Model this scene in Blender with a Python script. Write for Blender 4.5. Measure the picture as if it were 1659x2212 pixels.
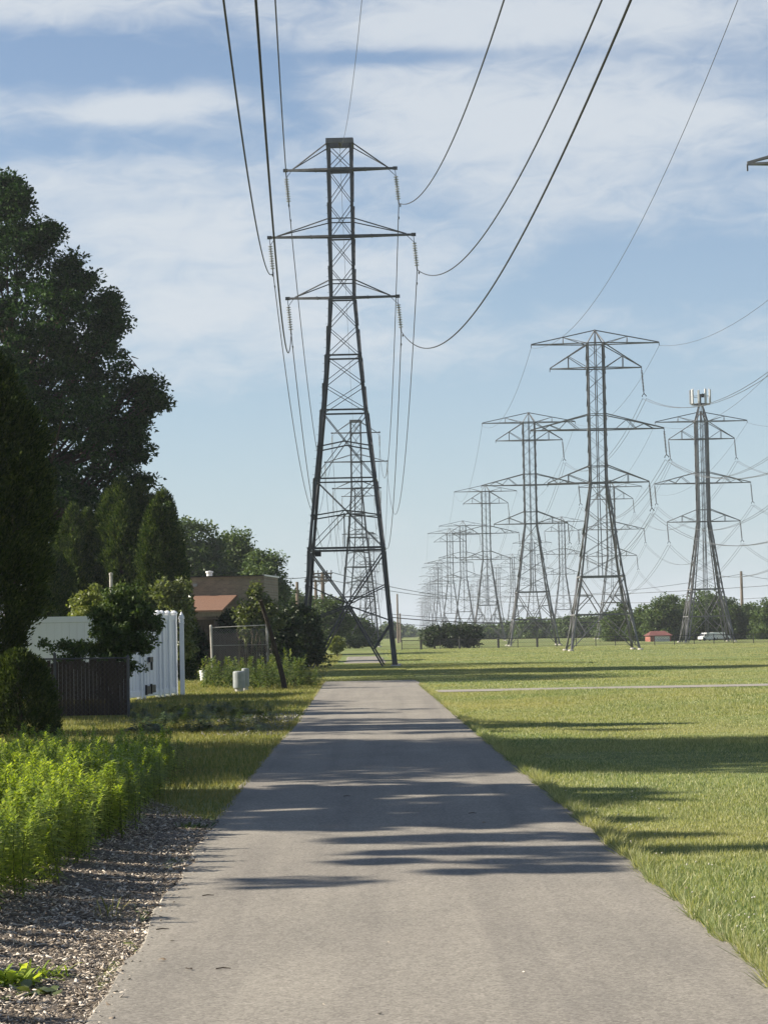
import bpy, math, random
import numpy as np
from mathutils import Vector, Matrix

R = math.radians
for o in list(bpy.data.objects):
    bpy.data.objects.remove(o)
scene = bpy.context.scene
col = scene.collection

# ------------------------------------------------------------ camera
F, CX, CY = 4922.0, 829.5, 1106.0          # photograph measured on a 1659 x 2212 grid
EYE = 1.62
PITCH, ROLL = math.atan(259.5 / F), R(1.1)
_R0 = np.array([1.0, 0, 0]); FW = np.array([0, math.cos(PITCH), math.sin(PITCH)])
_U0 = np.array([0, -math.sin(PITCH), math.cos(PITCH)])
RT = math.cos(ROLL) * _R0 - math.sin(ROLL) * _U0
UP = math.sin(ROLL) * _R0 + math.cos(ROLL) * _U0
CAM = np.array([0, 0, EYE])
cd = bpy.data.cameras.new('camera')
cam = bpy.data.objects.new('camera', cd); col.objects.link(cam)
cd.sensor_fit = 'VERTICAL'; cd.sensor_height = 36.0; cd.sensor_width = 27.0
cd.lens = 36.0 * F / 2212.0
cd.clip_start = 0.1; cd.clip_end = 9000
M = Matrix.Identity(4)
for i in range(3):
    M[i][0], M[i][1], M[i][2], M[i][3] = RT[i], UP[i], -FW[i], CAM[i]
cam.matrix_world = M
scene.camera = cam

# ------------------------------------------------------------ light and exposure
SUN_EL, SUN_AZ = 30.0, -86.0       # azimuth from +Y, clockwise; the sun stands to the left
scene.view_settings.view_transform = 'Standard'
scene.view_settings.look = 'None'
scene.view_settings.gamma = 1.0
scene.view_settings.exposure = 1.15
sl = bpy.data.lights.new('sun', 'SUN'); sl.energy = 5.0; sl.angle = R(0.5); sl.color = (1.0, 0.91, 0.77)
so = bpy.data.objects.new('sun', sl); col.objects.link(so)
_sd = Vector((math.sin(R(SUN_AZ)) * math.cos(R(SUN_EL)), math.cos(R(SUN_AZ)) * math.cos(R(SUN_EL)), math.sin(R(SUN_EL))))
so.rotation_euler = (-_sd).to_track_quat('-Z', 'Y').to_euler()
so.location = (-30, 0, 60)

world = bpy.data.worlds.new('World'); scene.world = world
world.use_nodes = True
wt = world.node_tree; wt.nodes.clear()
def wn(t, **k):
    n = wt.nodes.new(t)
    for a, b in k.items(): setattr(n, a, b)
    return n
def wl(a, b): wt.links.new(a, b)
def wmath(op, a, b=None, clamp=False):
    n = wn('ShaderNodeMath', operation=op); n.use_clamp = clamp
    for i, v in enumerate((a, b)):
        if v is None: continue
        if isinstance(v, (int, float)): n.inputs[i].default_value = v
        else: wl(v, n.inputs[i])
    return n.outputs[0]
sky = wn('ShaderNodeTexSky', sky_type='NISHITA')
sky.sun_disc = False; sky.sun_elevation = R(SUN_EL); sky.sun_rotation = R(SUN_AZ)
sky.altitude = 200; sky.air_density = 1.0; sky.dust_density = 0.35; sky.ozone_density = 2.0
tc = wn('ShaderNodeTexCoord')
sep = wn('ShaderNodeSeparateXYZ'); wl(tc.outputs['Generated'], sep.inputs[0])
# direction -> azimuth u and elevation v (world space)
u = wmath('ARCTAN2', sep.outputs[0], sep.outputs[1])
v = wmath('ARCSINE', sep.outputs[2])
cmb = wn('ShaderNodeCombineXYZ'); wl(wmath('MULTIPLY', u, 9.0), cmb.inputs[0])
wl(wmath('ADD', wmath('MULTIPLY', v, 30.0), wmath('MULTIPLY', u, 2.2)), cmb.inputs[1])
nz = wn('ShaderNodeTexNoise'); nz.inputs['Scale'].default_value = 1.0; nz.inputs['Detail'].default_value = 5
nz.inputs['Roughness'].default_value = 0.52; nz.inputs['Distortion'].default_value = 0.5
wl(cmb.outputs[0], nz.inputs['Vector'])
cmb2 = wn('ShaderNodeCombineXYZ'); wl(wmath('MULTIPLY', u, 40.0), cmb2.inputs[0])
wl(wmath('ADD', wmath('MULTIPLY', v, 95.0), wmath('MULTIPLY', u, -6.0)), cmb2.inputs[1])
nz2 = wn('ShaderNodeTexNoise'); nz2.inputs['Scale'].default_value = 1.0; nz2.inputs['Detail'].default_value = 6
nz2.inputs['Roughness'].default_value = 0.6; nz2.inputs['Distortion'].default_value = 0.9
wl(cmb2.outputs[0], nz2.inputs['Vector'])
cov = wmath('ADD', wmath('MULTIPLY', wmath('SUBTRACT', nz.outputs['Fac'], 0.5), 1.15),
            wmath('MULTIPLY', wmath('SUBTRACT', nz2.outputs['Fac'], 0.5), 0.75))
cov = wmath('ADD', cov, 0.55)
def uv(px, py): return ((px - CX) / F, (1366.0 - py - (px - 829) * 0.0192) / F)
# cloud banks (+) and clear gaps (-): px, py, half width, half height, weight, slant
for (px, py, sx, sy, w, sl_) in [
        (200, 150, 330, 52, -0.62, 0.0), (150, 325, 330, 42, -0.5, 0.0), (620, 225, 170, 85, -0.6, 0.35), (500, 330, 120, 40, -.25, 0),
        (880, 137, 250, 20, -0.60, 0.0), (1480, 590, 300, 95, -0.62, 0.0), (1100, 640, 260, 45, -0.22, 0.0),
        (400, 980, 900, 150, -0.60, 0.0), (1500, 930, 700, 170, -0.62, 0.0), (830, 1230, 1200, 110, -0.35, 0.0),
        (1000, 260, 420, 100, 0.30, 0.0), (300, 250, 190, 34, 0.52, -0.12), (420, 600, 420, 170, 0.26, 0.0),
        (1350, 60, 700, 50, 0.30, 0.0), (1450, 290, 400, 80, 0.22, 0.0), (80, 40, 400, 40, 0.3, 0.0),
        (900, 780, 400, 50, 0.14, 0.0)]:
    u0, v0 = uv(px, py)
    du = wmath('SUBTRACT', u, u0)
    dv = wmath('SUBTRACT', wmath('SUBTRACT', v, v0), wmath('MULTIPLY', du, -sl_))
    q = wmath('ADD', wmath('POWER', wmath('ABSOLUTE', wmath('DIVIDE', du, sx / F)), 2.0),
              wmath('POWER', wmath('ABSOLUTE', wmath('DIVIDE', dv, sy / F)), 2.0))
    cov = wmath('ADD', cov, wmath('MULTIPLY', wmath('EXPONENT', wmath('MULTIPLY', q, -1.0)), w))
cov = wmath('SUBTRACT', cov, wmath('MULTIPLY', wmath('SUBTRACT', v, 0.30, True), 2.2))
mr = wn('ShaderNodeMapRange', interpolation_type='SMOOTHSTEP'); wl(cov, mr.inputs[0])
mr.inputs[1].default_value = 0.10; mr.inputs[2].default_value = 0.95; mr.inputs[3].default_value = 0.08; mr.inputs[4].default_value = 0.84
tint = wn('ShaderNodeMix', data_type='RGBA', blend_type='MULTIPLY'); tint.inputs[0].default_value = 1.0
wl(sky.outputs[0], tint.inputs[6]); tint.inputs[7].default_value = (0.93, 1.0, 1.09, 1)
hz = wn('ShaderNodeMix', data_type='RGBA')      # bluish white air low over the horizon
wl(wmath('MULTIPLY', wmath('EXPONENT', wmath('MULTIPLY', wmath('ABSOLUTE', v), -9.0)), 0.85), hz.inputs[0])
wl(tint.outputs[2], hz.inputs[6]); hz.inputs[7].default_value = (4.9, 5.95, 6.9, 1)
mx = wn('ShaderNodeMix', data_type='RGBA'); wl(mr.outputs[0], mx.inputs[0])
wl(hz.outputs[2], mx.inputs[6]); mx.inputs[7].default_value = (6.5, 6.9, 7.3, 1)
bg = wn('ShaderNodeBackground'); bg.inputs['Strength'].default_value = 0.05
wl(mx.outputs[2], bg.inputs['Color'])
wo = wn('ShaderNodeOutputWorld'); wl(bg.outputs[0], wo.inputs['Surface'])

scene.render.engine = 'CYCLES'
scene.cycles.use_denoising = True
scene.cycles.max_bounces = 5; scene.cycles.diffuse_bounces = 2; scene.cycles.glossy_bounces = 2
scene.cycles.transmission_bounces = 3; scene.cycles.volume_bounces = 0; scene.cycles.transparent_max_bounces = 8
scene.cycles.sample_clamp_indirect = 4

rnd = random.Random(7)
rng = np.random.default_rng(11)

# ------------------------------------------------------------ measuring helpers
def _ray(px, py): return FW + RT * (px - CX) / F - UP * (py - CY) / F
def P(px, py, d):
    w = _ray(px, py); return CAM + w * (d / w[1])
def G(px, py, z=0.0):
    w = _ray(px, py); return CAM + w * ((z - EYE) / w[2])

# ------------------------------------------------------------ mesh helpers
class MB:
    def __init__(s): s.v = []; s.f = []; s.m = []
    def add(s, vs, fs, mi=0):
        b = len(s.v); s.v += [tuple(map(float, q)) for q in vs]
        s.f += [tuple(b + i for i in f) for f in fs]; s.m += [mi] * len(fs)
    def box(s, c, d, rot=None, mi=0):
        x, y, z = d[0] / 2, d[1] / 2, d[2] / 2
        vs = [Vector((i * x, j * y, k * z)) for i in (-1, 1) for j in (-1, 1) for k in (-1, 1)]
        if rot is not None: vs = [rot @ q for q in vs]
        vs = [q + Vector(c) for q in vs]
        s.add(vs, [(0, 1, 3, 2), (4, 6, 7, 5), (0, 4, 5, 1), (2, 3, 7, 6), (0, 2, 6, 4), (1, 5, 7, 3)], mi)
    def bar(s, a, b, w, h=None, mi=0):
        a, b = Vector(a), Vector(b); d = b - a
        if d.length < 1e-6: return
        d.normalize(); h = h or w
        ref = Vector((0, 0, 1)) if abs(d.z) < 0.9 else Vector((1, 0, 0))
        x = d.cross(ref).normalized(); y = d.cross(x).normalized()
        q = [(-1, -1), (1, -1), (1, 1), (-1, 1)]
        vs = [a + x * i * w / 2 + y * j * h / 2 for i, j in q] + [b + x * i * w / 2 + y * j * h / 2 for i, j in q]
        s.add(vs, [(0, 1, 2, 3), (7, 6, 5, 4)] + [(i, i + 4, (i + 1) % 4 + 4, (i + 1) % 4) for i in range(4)], mi)
    def angle(s, a, b, w, t=0.014, sx=1, sy=1, mi=0):
        """an L-shaped steel angle"""
        a, b = Vector(a), Vector(b)
        s.bar(a + Vector((sx * w / 2, 0, 0)), b + Vector((sx * w / 2, 0, 0)), 1, 1) if False else None
        pts = [(0, 0), (w, 0), (w, t), (t, t), (t, w), (0, w)]
        vs = [p + Vector((-sx * i, -sy * j, 0)) for p in (a, b) for i, j in pts]
        fs = [(i, (i + 1) % 6, (i + 1) % 6 + 6, i + 6) for i in range(6)] + [(0, 1, 2, 3, 4, 5), (11, 10, 9, 8, 7, 6)]
        s.add(vs, fs, mi)
    def tube(s, pts, r, n=6, mi=0, cap=True):
        pts = [Vector(p) for p in pts]; rs = r if isinstance(r, (list, tuple)) else [r] * len(pts)
        rings = []
        for i, p in enumerate(pts):
            d = (pts[min(i + 1, len(pts) - 1)] - pts[max(i - 1, 0)])
            if d.length < 1e-9: d = Vector((0, 0, 1))
            d.normalize()
            ref = Vector((0, 0, 1)) if abs(d.z) < 0.95 else Vector((1, 0, 0))
            x = d.cross(ref).normalized(); y = d.cross(x)
            rings.append([p + (x * math.cos(2 * math.pi * k / n) + y * math.sin(2 * math.pi * k / n)) * rs[i] for k in range(n)])
        vs = [q for ring in rings for q in ring]; fs = []
        for i in range(len(pts) - 1):
            for k in range(n):
                fs.append((i * n + k, i * n + (k + 1) % n, (i + 1) * n + (k + 1) % n, (i + 1) * n + k))
        if cap: fs += [tuple(range(n)), tuple((len(pts) - 1) * n + k for k in range(n))[::-1]]
        s.add(vs, fs, mi)
    def lathe(s, prof, n=12, c=(0, 0, 0), mi=0):
        vs = [(c[0] + r * math.cos(2 * math.pi * k / n), c[1] + r * math.sin(2 * math.pi * k / n), c[2] + z) for r, z in prof for k in range(n)]
        fs = [(i * n + k, i * n + (k + 1) % n, (i + 1) * n + (k + 1) % n, (i + 1) * n + k) for i in range(len(prof) - 1) for k in range(n)]
        s.add(vs, fs, mi)
    def build(s, name, mats, parent=None, smooth=False, loc=None):
        me = bpy.data.meshes.new(name); me.from_pydata(s.v, [], s.f); me.update()
        if not isinstance(mats, (list, tuple)): mats = [mats]
        for m in mats: me.materials.append(m)
        if len(mats) > 1: me.polygons.foreach_set('material_index', s.m)
        if smooth: me.polygons.foreach_set('use_smooth', [True] * len(me.polygons))
        o = bpy.data.objects.new(name, me); col.objects.link(o)
        if parent: o.parent = parent
        if loc is not None: o.location = loc
        return o

def np_mesh(name, verts, k, mat, parent=None, smooth=False, faces=None):
    """verts (n*k,3): n separate k-gons, or faces (m,q) given"""
    verts = np.asarray(verts, dtype=np.float32).reshape(-1, 3)
    if faces is None:
        n = len(verts) // k; idx = np.arange(n * k, dtype=np.int32); q = k; nf = n
    else:
        faces = np.asarray(faces, dtype=np.int32); nf, q = faces.shape; idx = faces.reshape(-1)
    me = bpy.data.meshes.new(name)
    me.vertices.add(len(verts)); me.vertices.foreach_set('co', verts.reshape(-1))
    me.loops.add(nf * q); me.loops.foreach_set('vertex_index', idx)
    me.polygons.add(nf); me.polygons.foreach_set('loop_start', np.arange(0, nf * q, q, dtype=np.int32))
    try: me.polygons.foreach_set('loop_total', np.full(nf, q, dtype=np.int32))
    except Exception: pass
    me.update(calc_edges=True); me.materials.append(mat)
    if smooth: me.polygons.foreach_set('use_smooth', np.ones(nf, dtype=bool))
    o = bpy.data.objects.new(name, me); col.objects.link(o)
    if parent: o.parent = parent
    return o

def tag(o, label=None, cat=None, group=None, kind=None):
    if label: o['label'] = label
    if cat: o['category'] = cat
    if group: o['group'] = group
    if kind: o['kind'] = kind
    return o
def thing(name, label, cat, loc=(0, 0, 0), rz=0.0, group=None):
    o = bpy.data.objects.new(name, None); col.objects.link(o)
    o.empty_display_size = 0.2
    o.location = tuple(float(q) for q in loc); o.rotation_euler = (0, 0, rz)
    return tag(o, label, cat, group)
def dup(root, loc, rz=0.0, label=None, group=None, scale=None):
    r = root.copy(); col.objects.link(r); r.location = tuple(float(q) for q in loc); r.rotation_euler = (0, 0, rz)
    if scale: r.scale = scale
    if label: r['label'] = label
    if group: r['group'] = group
    for ch in list(root.children):
        c = ch.copy(); col.objects.link(c); c.parent = r
        for g in list(ch.children):
            d = g.copy(); col.objects.link(d); d.parent = c
    return r

# ------------------------------------------------------------ materials
def newmat(name):
    m = bpy.data.materials.new(name); m.use_nodes = True
    nt = m.node_tree; nt.nodes.clear()
    out = nt.nodes.new('ShaderNodeOutputMaterial')
    return m, nt, out
def ramp(nt, fac, stops):
    r = nt.nodes.new('ShaderNodeValToRGB'); e = r.color_ramp.elements
    while len(e) < len(stops): e.new(0.5)
    for i, (p, c) in enumerate(stops):
        e[i].position = p; e[i].color = (*c, 1)
    nt.links.new(fac, r.inputs[0]); return r.outputs[0]
def noise(nt, vec, scale, detail=4, rough=0.55, stretch=None, dist=0.0):
    if stretch is not None:
        mp = nt.nodes.new('ShaderNodeMapping'); mp.inputs['Scale'].default_value = stretch
        nt.links.new(vec, mp.inputs[0]); vec = mp.outputs[0]
    n = nt.nodes.new('ShaderNodeTexNoise'); n.inputs['Scale'].default_value = scale
    n.inputs['Detail'].default_value = detail; n.inputs['Roughness'].default_value = rough; n.inputs['Distortion'].default_value = dist
    nt.links.new(vec, n.inputs['Vector']); return n.outputs['Fac']
def objco(nt):
    t = nt.nodes.new('ShaderNodeTexCoord'); return t.outputs['Object']
def wpos(nt):
    return nt.nodes.new('ShaderNodeNewGeometry').outputs['Position']
def mixc(nt, f, a, b, mode='MIX'):
    n = nt.nodes.new('ShaderNodeMix'); n.data_type = 'RGBA'; n.blend_type = mode
    if isinstance(f, (int, float)): n.inputs[0].default_value = f
    else: nt.links.new(f, n.inputs[0])
    for i, q in ((6, a), (7, b)):
        if isinstance(q, tuple): n.inputs[i].default_value = (*q, 1)
        else: nt.links.new(q, n.inputs[i])
    return n.outputs[2]
def prin(nt, out, colr, rough=0.7, metal=0.0, spec=0.3, bump=None, bstr=0.3, bdist=0.02):
    p = nt.nodes.new('ShaderNodeBsdfPrincipled')
    if isinstance(colr, tuple): p.inputs['Base Color'].default_value = (*colr, 1)
    else: nt.links.new(colr, p.inputs['Base Color'])
    p.inputs['Roughness'].default_value = rough; p.inputs['Metallic'].default_value = metal
    p.inputs['Specular IOR Level'].default_value = spec
    if bump is not None:
        b = nt.nodes.new('ShaderNodeBump'); b.inputs['Strength'].default_value = bstr; b.inputs['Distance'].default_value = bdist
        nt.links.new(bump, b.inputs['Height']); nt.links.new(b.outputs[0], p.inputs['Normal'])
    nt.links.new(p.outputs[0], out.inputs[0]); return p
def mat_noise(name, c1, c2, scale=6.0, rough=0.7, metal=0.0, spec=0.3, stretch=None, bstr=0.2, bdist=0.01, detail=5):
    m, nt, out = newmat(name)
    n = noise(nt, objco(nt), scale, detail, 0.6, stretch)
    c = ramp(nt, n, [(0.3, c1), (0.7, c2)])
    prin(nt, out, c, rough, metal, spec, n, bstr, bdist); return m
def mat_leaf(name, cols, trans=0.3, rough=0.55, spec=0.25, patch=None, patch_scale=0.35, patch_amt=0.5):
    m, nt, out = newmat(name)
    g = nt.nodes.new('ShaderNodeNewGeometry')
    n = len(cols)
    c = ramp(nt, g.outputs['Random Per Island'], [(i / max(1, n - 1), cols[i]) for i in range(n)])
    if patch is not None:
        f = noise(nt, g.outputs['Position'], patch_scale, 3, 0.6)
        mr_ = nt.nodes.new('ShaderNodeMapRange'); nt.links.new(f, mr_.inputs[0])
        mr_.inputs[1].default_value = 0.42; mr_.inputs[2].default_value = 0.68; mr_.inputs[4].default_value = patch_amt
        c = mixc(nt, mr_.outputs[0], c, patch)
    p = nt.nodes.new('ShaderNodeBsdfPrincipled'); nt.links.new(c, p.inputs['Base Color'])
    p.inputs['Roughness'].default_value = rough; p.inputs['Specular IOR Level'].default_value = spec
    t = nt.nodes.new('ShaderNodeBsdfTranslucent')
    ct = mixc(nt, 1.0, c, (1.5, 1.5, 0.6), 'MULTIPLY'); nt.links.new(ct, t.inputs[0])
    mxs = nt.nodes.new('ShaderNodeMixShader'); mxs.inputs[0].default_value = trans
    nt.links.new(p.outputs[0], mxs.inputs[1]); nt.links.new(t.outputs[0], mxs.inputs[2])
    nt.links.new(mxs.outputs[0], out.inputs[0]); return m

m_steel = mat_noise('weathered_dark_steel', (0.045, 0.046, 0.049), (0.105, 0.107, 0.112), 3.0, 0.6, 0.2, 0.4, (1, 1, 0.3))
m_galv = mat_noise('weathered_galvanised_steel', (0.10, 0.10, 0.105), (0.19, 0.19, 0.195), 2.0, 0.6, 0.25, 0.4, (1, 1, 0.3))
m_porc = mat_noise('glazed_insulator', (0.12, 0.125, 0.135), (0.42, 0.43, 0.45), 9.0, 0.18, 0.0, 0.6)
m_porcd = mat_noise('brown_glazed_insulator', (0.05, 0.042, 0.04), (0.09, 0.075, 0.07), 9.0, 0.2, 0.0, 0.6)
m_wire = mat_noise('dulled_aluminium_wire', (0.02, 0.02, 0.021), (0.035, 0.035, 0.036), 2.0, 0.55, 0.3, 0.3)
m_wirel = mat_noise('bright_aluminium_wire', (0.07, 0.075, 0.08), (0.11, 0.115, 0.12), 2.0, 0.5, 0.3, 0.3)
m_conc = mat_noise('old_concrete', (0.34, 0.32, 0.29), (0.50, 0.47, 0.43), 5.0, 0.9)
m_bark = mat_noise('bark', (0.045, 0.034, 0.026), (0.10, 0.08, 0.062), 5.0, 0.95, 0, 0.1, (4, 4, 0.6), 0.7, 0.04)
m_pole = mat_noise('weathered_pole_wood', (0.12, 0.095, 0.075), (0.22, 0.18, 0.145), 5.0, 0.9, 0, 0.15, (5, 5, 0.4), 0.4)
m_darkpole = mat_noise('dark_creosoted_wood', (0.018, 0.014, 0.012), (0.05, 0.04, 0.033), 6.0, 0.85, 0, 0.2, (5, 5, 0.4), 0.4)
m_vinyl = mat_noise('white_vinyl', (0.74, 0.75, 0.77), (0.80, 0.81, 0.82), 2.5, 0.45, 0, 0.4, (1, 1, 0.3), 0.05)
m_black = mat_noise('black_hardware', (0.012, 0.012, 0.013), (0.022, 0.022, 0.022), 12, 0.45)
m_slat = mat_noise('dark_brown_slats', (0.026, 0.018, 0.015), (0.075, 0.055, 0.045), 4.0, 0.8, 0, 0.2, (6, 6, 0.6))
m_slat2 = mat_noise('faded_brown_slats', (0.075, 0.055, 0.047), (0.15, 0.115, 0.10), 5.0, 0.85, 0, 0.2, (6, 6, 0.6))
m_pipe = mat_noise('rusty_grey_pipe', (0.30, 0.28, 0.25), (0.46, 0.44, 0.41), 8.0, 0.6, 0.2)
m_ped = mat_noise('grey_utility_paint', (0.19, 0.21, 0.215), (0.28, 0.30, 0.30), 6.0, 0.55)
m_shingle = mat_noise('rust_brown_shingles', (0.14, 0.08, 0.055), (0.23, 0.135, 0.092), 9.0, 0.9, 0, 0.15, (1, 5, 5), 0.5, 0.02)
m_redroof = mat_noise('red_shingles', (0.11, 0.04, 0.036), (0.17, 0.065, 0.055), 5.0, 0.9)
m_white = mat_noise('white_paint', (0.74, 0.74, 0.73), (0.80, 0.80, 0.79), 5.0, 0.5)
m_glass = mat_noise('dark_glass', (0.015, 0.018, 0.02), (0.03, 0.034, 0.036), 3.0, 0.1, 0, 0.6)
m_rubber = mat_noise('tyre_rubber', (0.015, 0.015, 0.015), (0.025, 0.025, 0.025), 8.0, 0.9)
m_antenna = mat_noise('pale_antenna_cover', (0.42, 0.43, 0.44), (0.52, 0.53, 0.54), 5.0, 0.5)

def mat_brick(name, c1, c2, mortar, scale=1.0):
    m, nt, out = newmat(name)
    t = nt.nodes.new('ShaderNodeTexCoord'); mp = nt.nodes.new('ShaderNodeMapping'); nt.links.new(t.outputs['Object'], mp.inputs[0])
    mp.inputs['Rotation'].default_value = (R(90), 0, 0)
    b = nt.nodes.new('ShaderNodeTexBrick'); nt.links.new(mp.outputs[0], b.inputs[0])
    b.inputs['Color1'].default_value = (*c1, 1); b.inputs['Color2'].default_value = (*c2, 1); b.inputs['Mortar'].default_value = (*mortar, 1)
    b.inputs['Scale'].default_value = scale; b.inputs['Brick Width'].default_value = 0.22; b.inputs['Row Height'].default_value = 0.075
    b.inputs['Mortar Size'].default_value = 0.008
    n = noise(nt, t.outputs['Object'], 1.6, 5, 0.65)
    c = mixc(nt, 0.55, b.outputs[0], ramp(nt, n, [(0.3, (0.5, 0.5, 0.5)), (0.7, (1.15, 1.1, 1.05))]), 'MULTIPLY')
    prin(nt, out, c, 0.92, 0, 0.15, b.outputs['Fac'], -0.2, 0.01); return m
m_brick = mat_brick('brown_brick', (0.20, 0.165, 0.125), (0.27, 0.22, 0.165), (0.26, 0.23, 0.19))
m_brickred = mat_brick('red_brick', (0.30, 0.09, 0.065), (0.36, 0.12, 0.085), (0.34, 0.28, 0.25))

lf_oak = mat_leaf('oak_leaves', [(0.011, 0.032, 0.008), (0.02, 0.05, 0.011), (0.042, 0.082, 0.018)], 0.16, 0.6, 0.08)
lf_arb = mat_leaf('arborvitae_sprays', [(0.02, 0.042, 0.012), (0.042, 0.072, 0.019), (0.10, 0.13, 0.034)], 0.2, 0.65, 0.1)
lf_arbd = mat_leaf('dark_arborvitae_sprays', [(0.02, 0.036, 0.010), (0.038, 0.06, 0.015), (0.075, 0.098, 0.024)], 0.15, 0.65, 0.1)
lf_mid = mat_leaf('broadleaf_green', [(0.035, 0.06, 0.018), (0.055, 0.088, 0.026), (0.085, 0.125, 0.038)], 0.28, 0.5, 0.3)
lf_far = mat_leaf('tree_line_leaves', [(0.04, 0.072, 0.02), (0.065, 0.105, 0.03), (0.10, 0.14, 0.04)], 0.22, 0.6, 0.2)
lf_yel = mat_leaf('yellowish_leaves', [(0.10, 0.13, 0.035), (0.14, 0.17, 0.045), (0.20, 0.22, 0.065)], 0.35, 0.45, 0.35)
lf_pale = mat_leaf('pale_glossy_leaves', [(0.07, 0.09, 0.03), (0.10, 0.13, 0.045), (0.17, 0.19, 0.08)], 0.3, 0.4, 0.5)
lf_dark = mat_leaf('dark_shrub_leaves', [(0.016, 0.03, 0.010), (0.028, 0.048, 0.015), (0.045, 0.07, 0.02)], 0.18, 0.5, 0.3)
lf_weed = mat_leaf('goldenrod_leaves', [(0.13, 0.20, 0.03), (0.25, 0.325, 0.046), (0.40, 0.46, 0.085)], 0.45, 0.45, 0.3)
lf_weed2 = mat_leaf('roadside_weed_leaves', [(0.055, 0.09, 0.025), (0.09, 0.13, 0.035), (0.16, 0.18, 0.06)], 0.3, 0.55, 0.2)
m_stem = mat_noise('green_stem', (0.09, 0.13, 0.03), (0.14, 0.17, 0.05), 8.0, 0.7)
gr_field = mat_leaf('mown_grass_blades', [(0.065, 0.11, 0.038), (0.165, 0.215, 0.085), (0.26, 0.295, 0.13), (0.48, 0.46, 0.28)], 0.32, 0.5, 0.3,
                    (0.36, 0.33, 0.16), 0.16, 0.75)
gr_verge = mat_leaf('dry_verge_grass', [(0.085, 0.115, 0.032), (0.15, 0.175, 0.05), (0.25, 0.24, 0.09), (0.34, 0.30, 0.14)], 0.3, 0.6, 0.2,
                    (0.24, 0.20, 0.085), 0.4, 0.5)

# ground materials
def mat_ground():
    m, nt, out = newmat('field_turf')
    p = wpos(nt)
    a = noise(nt, p, 0.16, 5, 0.6, (0.55, 1.0, 1))
    b = noise(nt, p, 2.2, 6, 0.65, (0.7, 1, 1))
    c = noise(nt, p, 0.03, 3, 0.5, (0.4, 1.2, 1))
    base = ramp(nt, b, [(0.3, (0.06, 0.095, 0.032)), (0.5, (0.14, 0.185, 0.065)), (0.72, (0.27, 0.30, 0.12))])
    dry = ramp(nt, b, [(0.3, (0.15, 0.155, 0.05)), (0.72, (0.31, 0.285, 0.12))])
    f = nt.nodes.new('ShaderNodeMapRange'); nt.links.new(a, f.inputs[0]); f.inputs[1].default_value = 0.44; f.inputs[2].default_value = 0.66; f.inputs[4].default_value = 0.75
    c1 = mixc(nt, f.outputs[0], base, dry)
    f2 = nt.nodes.new('ShaderNodeMapRange'); nt.links.new(c, f2.inputs[0]); f2.inputs[1].default_value = 0.45; f2.inputs[2].default_value = 0.65; f2.inputs[4].default_value = 0.5
    c2 = mixc(nt, f2.outputs[0], c1, (0.19, 0.195, 0.07))
    prin(nt, out, c2, 0.95, 0, 0.1, b, 0.8, 0.08); return m
def mat_asphalt():
    m, nt, out = newmat('worn_asphalt')
    p = wpos(nt)
    fine = noise(nt, p, 62, 4, 0.85)
    vor = nt.nodes.new('ShaderNodeTexVoronoi'); vor.inputs['Scale'].default_value = 48; nt.links.new(p, vor.inputs['Vector'])
    med = noise(nt, p, 1.3, 5, 0.6, (1, 0.5, 1))
    big = noise(nt, p, 0.35, 3, 0.5)
    c = ramp(nt, fine, [(0.30, (0.10, 0.092, 0.08)), (0.5, (0.235, 0.218, 0.19)), (0.70, (0.41, 0.38, 0.335))])
    c = mixc(nt, 0.35, c, ramp(nt, vor.outputs['Color'], [(0.1, (0.12, 0.11, 0.096)), (0.9, (0.37, 0.345, 0.305))]))
    c = mixc(nt, 1.0, c, ramp(nt, med, [(0.3, (0.86, 0.86, 0.86)), (0.7, (1.06, 1.05, 1.04))]), 'MULTIPLY')
    c = mixc(nt, 1.0, c, ramp(nt, big, [(0.3, (0.92, 0.92, 0.92)), (0.7, (1.06, 1.06, 1.05))]), 'MULTIPLY')
    lane = noise(nt, p, 1.0, 4, 0.6, (2.6, 0.07, 1))
    c = mixc(nt, 1.0, c, ramp(nt, lane, [(0.35, (0.88, 0.88, 0.885)), (0.55, (1.03, 1.03, 1.02))]), 'MULTIPLY')
    # hairline cracks
    v2 = nt.nodes.new('ShaderNodeTexVoronoi'); v2.feature = 'DISTANCE_TO_EDGE'; v2.inputs['Scale'].default_value = 0.42
    mp = nt.nodes.new('ShaderNodeMapping'); mp.inputs['Scale'].default_value = (1.3, 0.35, 1); nt.links.new(p, mp.inputs[0])
    nzv = nt.nodes.new('ShaderNodeTexNoise'); nzv.inputs['Scale'].default_value = 2.5; nt.links.new(p, nzv.inputs['Vector'])
    addv = nt.nodes.new('ShaderNodeMix'); addv.data_type = 'VECTOR'; addv.inputs[0].default_value = 0.12
    nt.links.new(mp.outputs[0], addv.inputs[4]); nt.links.new(nzv.outputs['Color'], addv.inputs[5]); nt.links.new(addv.outputs[1], v2.inputs['Vector'])
    cr = nt.nodes.new('ShaderNodeMapRange'); nt.links.new(v2.outputs['Distance'], cr.inputs[0]); cr.inputs[1].default_value = 0.0; cr.inputs[2].default_value = 0.0035
    cr.inputs[3].default_value = 0.10; cr.inputs[4].default_value = 0.0
    c = mixc(nt, cr.outputs[0], c, (0.09, 0.085, 0.08))
    prin(nt, out, c, 0.9, 0, 0.2, fine, 0.5, 0.006); return m
m_ground = mat_ground(); m_asph = mat_asphalt()
m_mulchbase = mat_noise('damp_mulch_soil', (0.07, 0.058, 0.047), (0.21, 0.18, 0.15), 38.0, 0.95, 0, 0.1, None, 0.8, 0.03)
m_chip = mat_leaf('wood_chips', [(0.085, 0.066, 0.05), (0.23, 0.19, 0.148), (0.41, 0.355, 0.29), (0.68, 0.61, 0.52)], 0.0, 0.85, 0.15)
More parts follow.
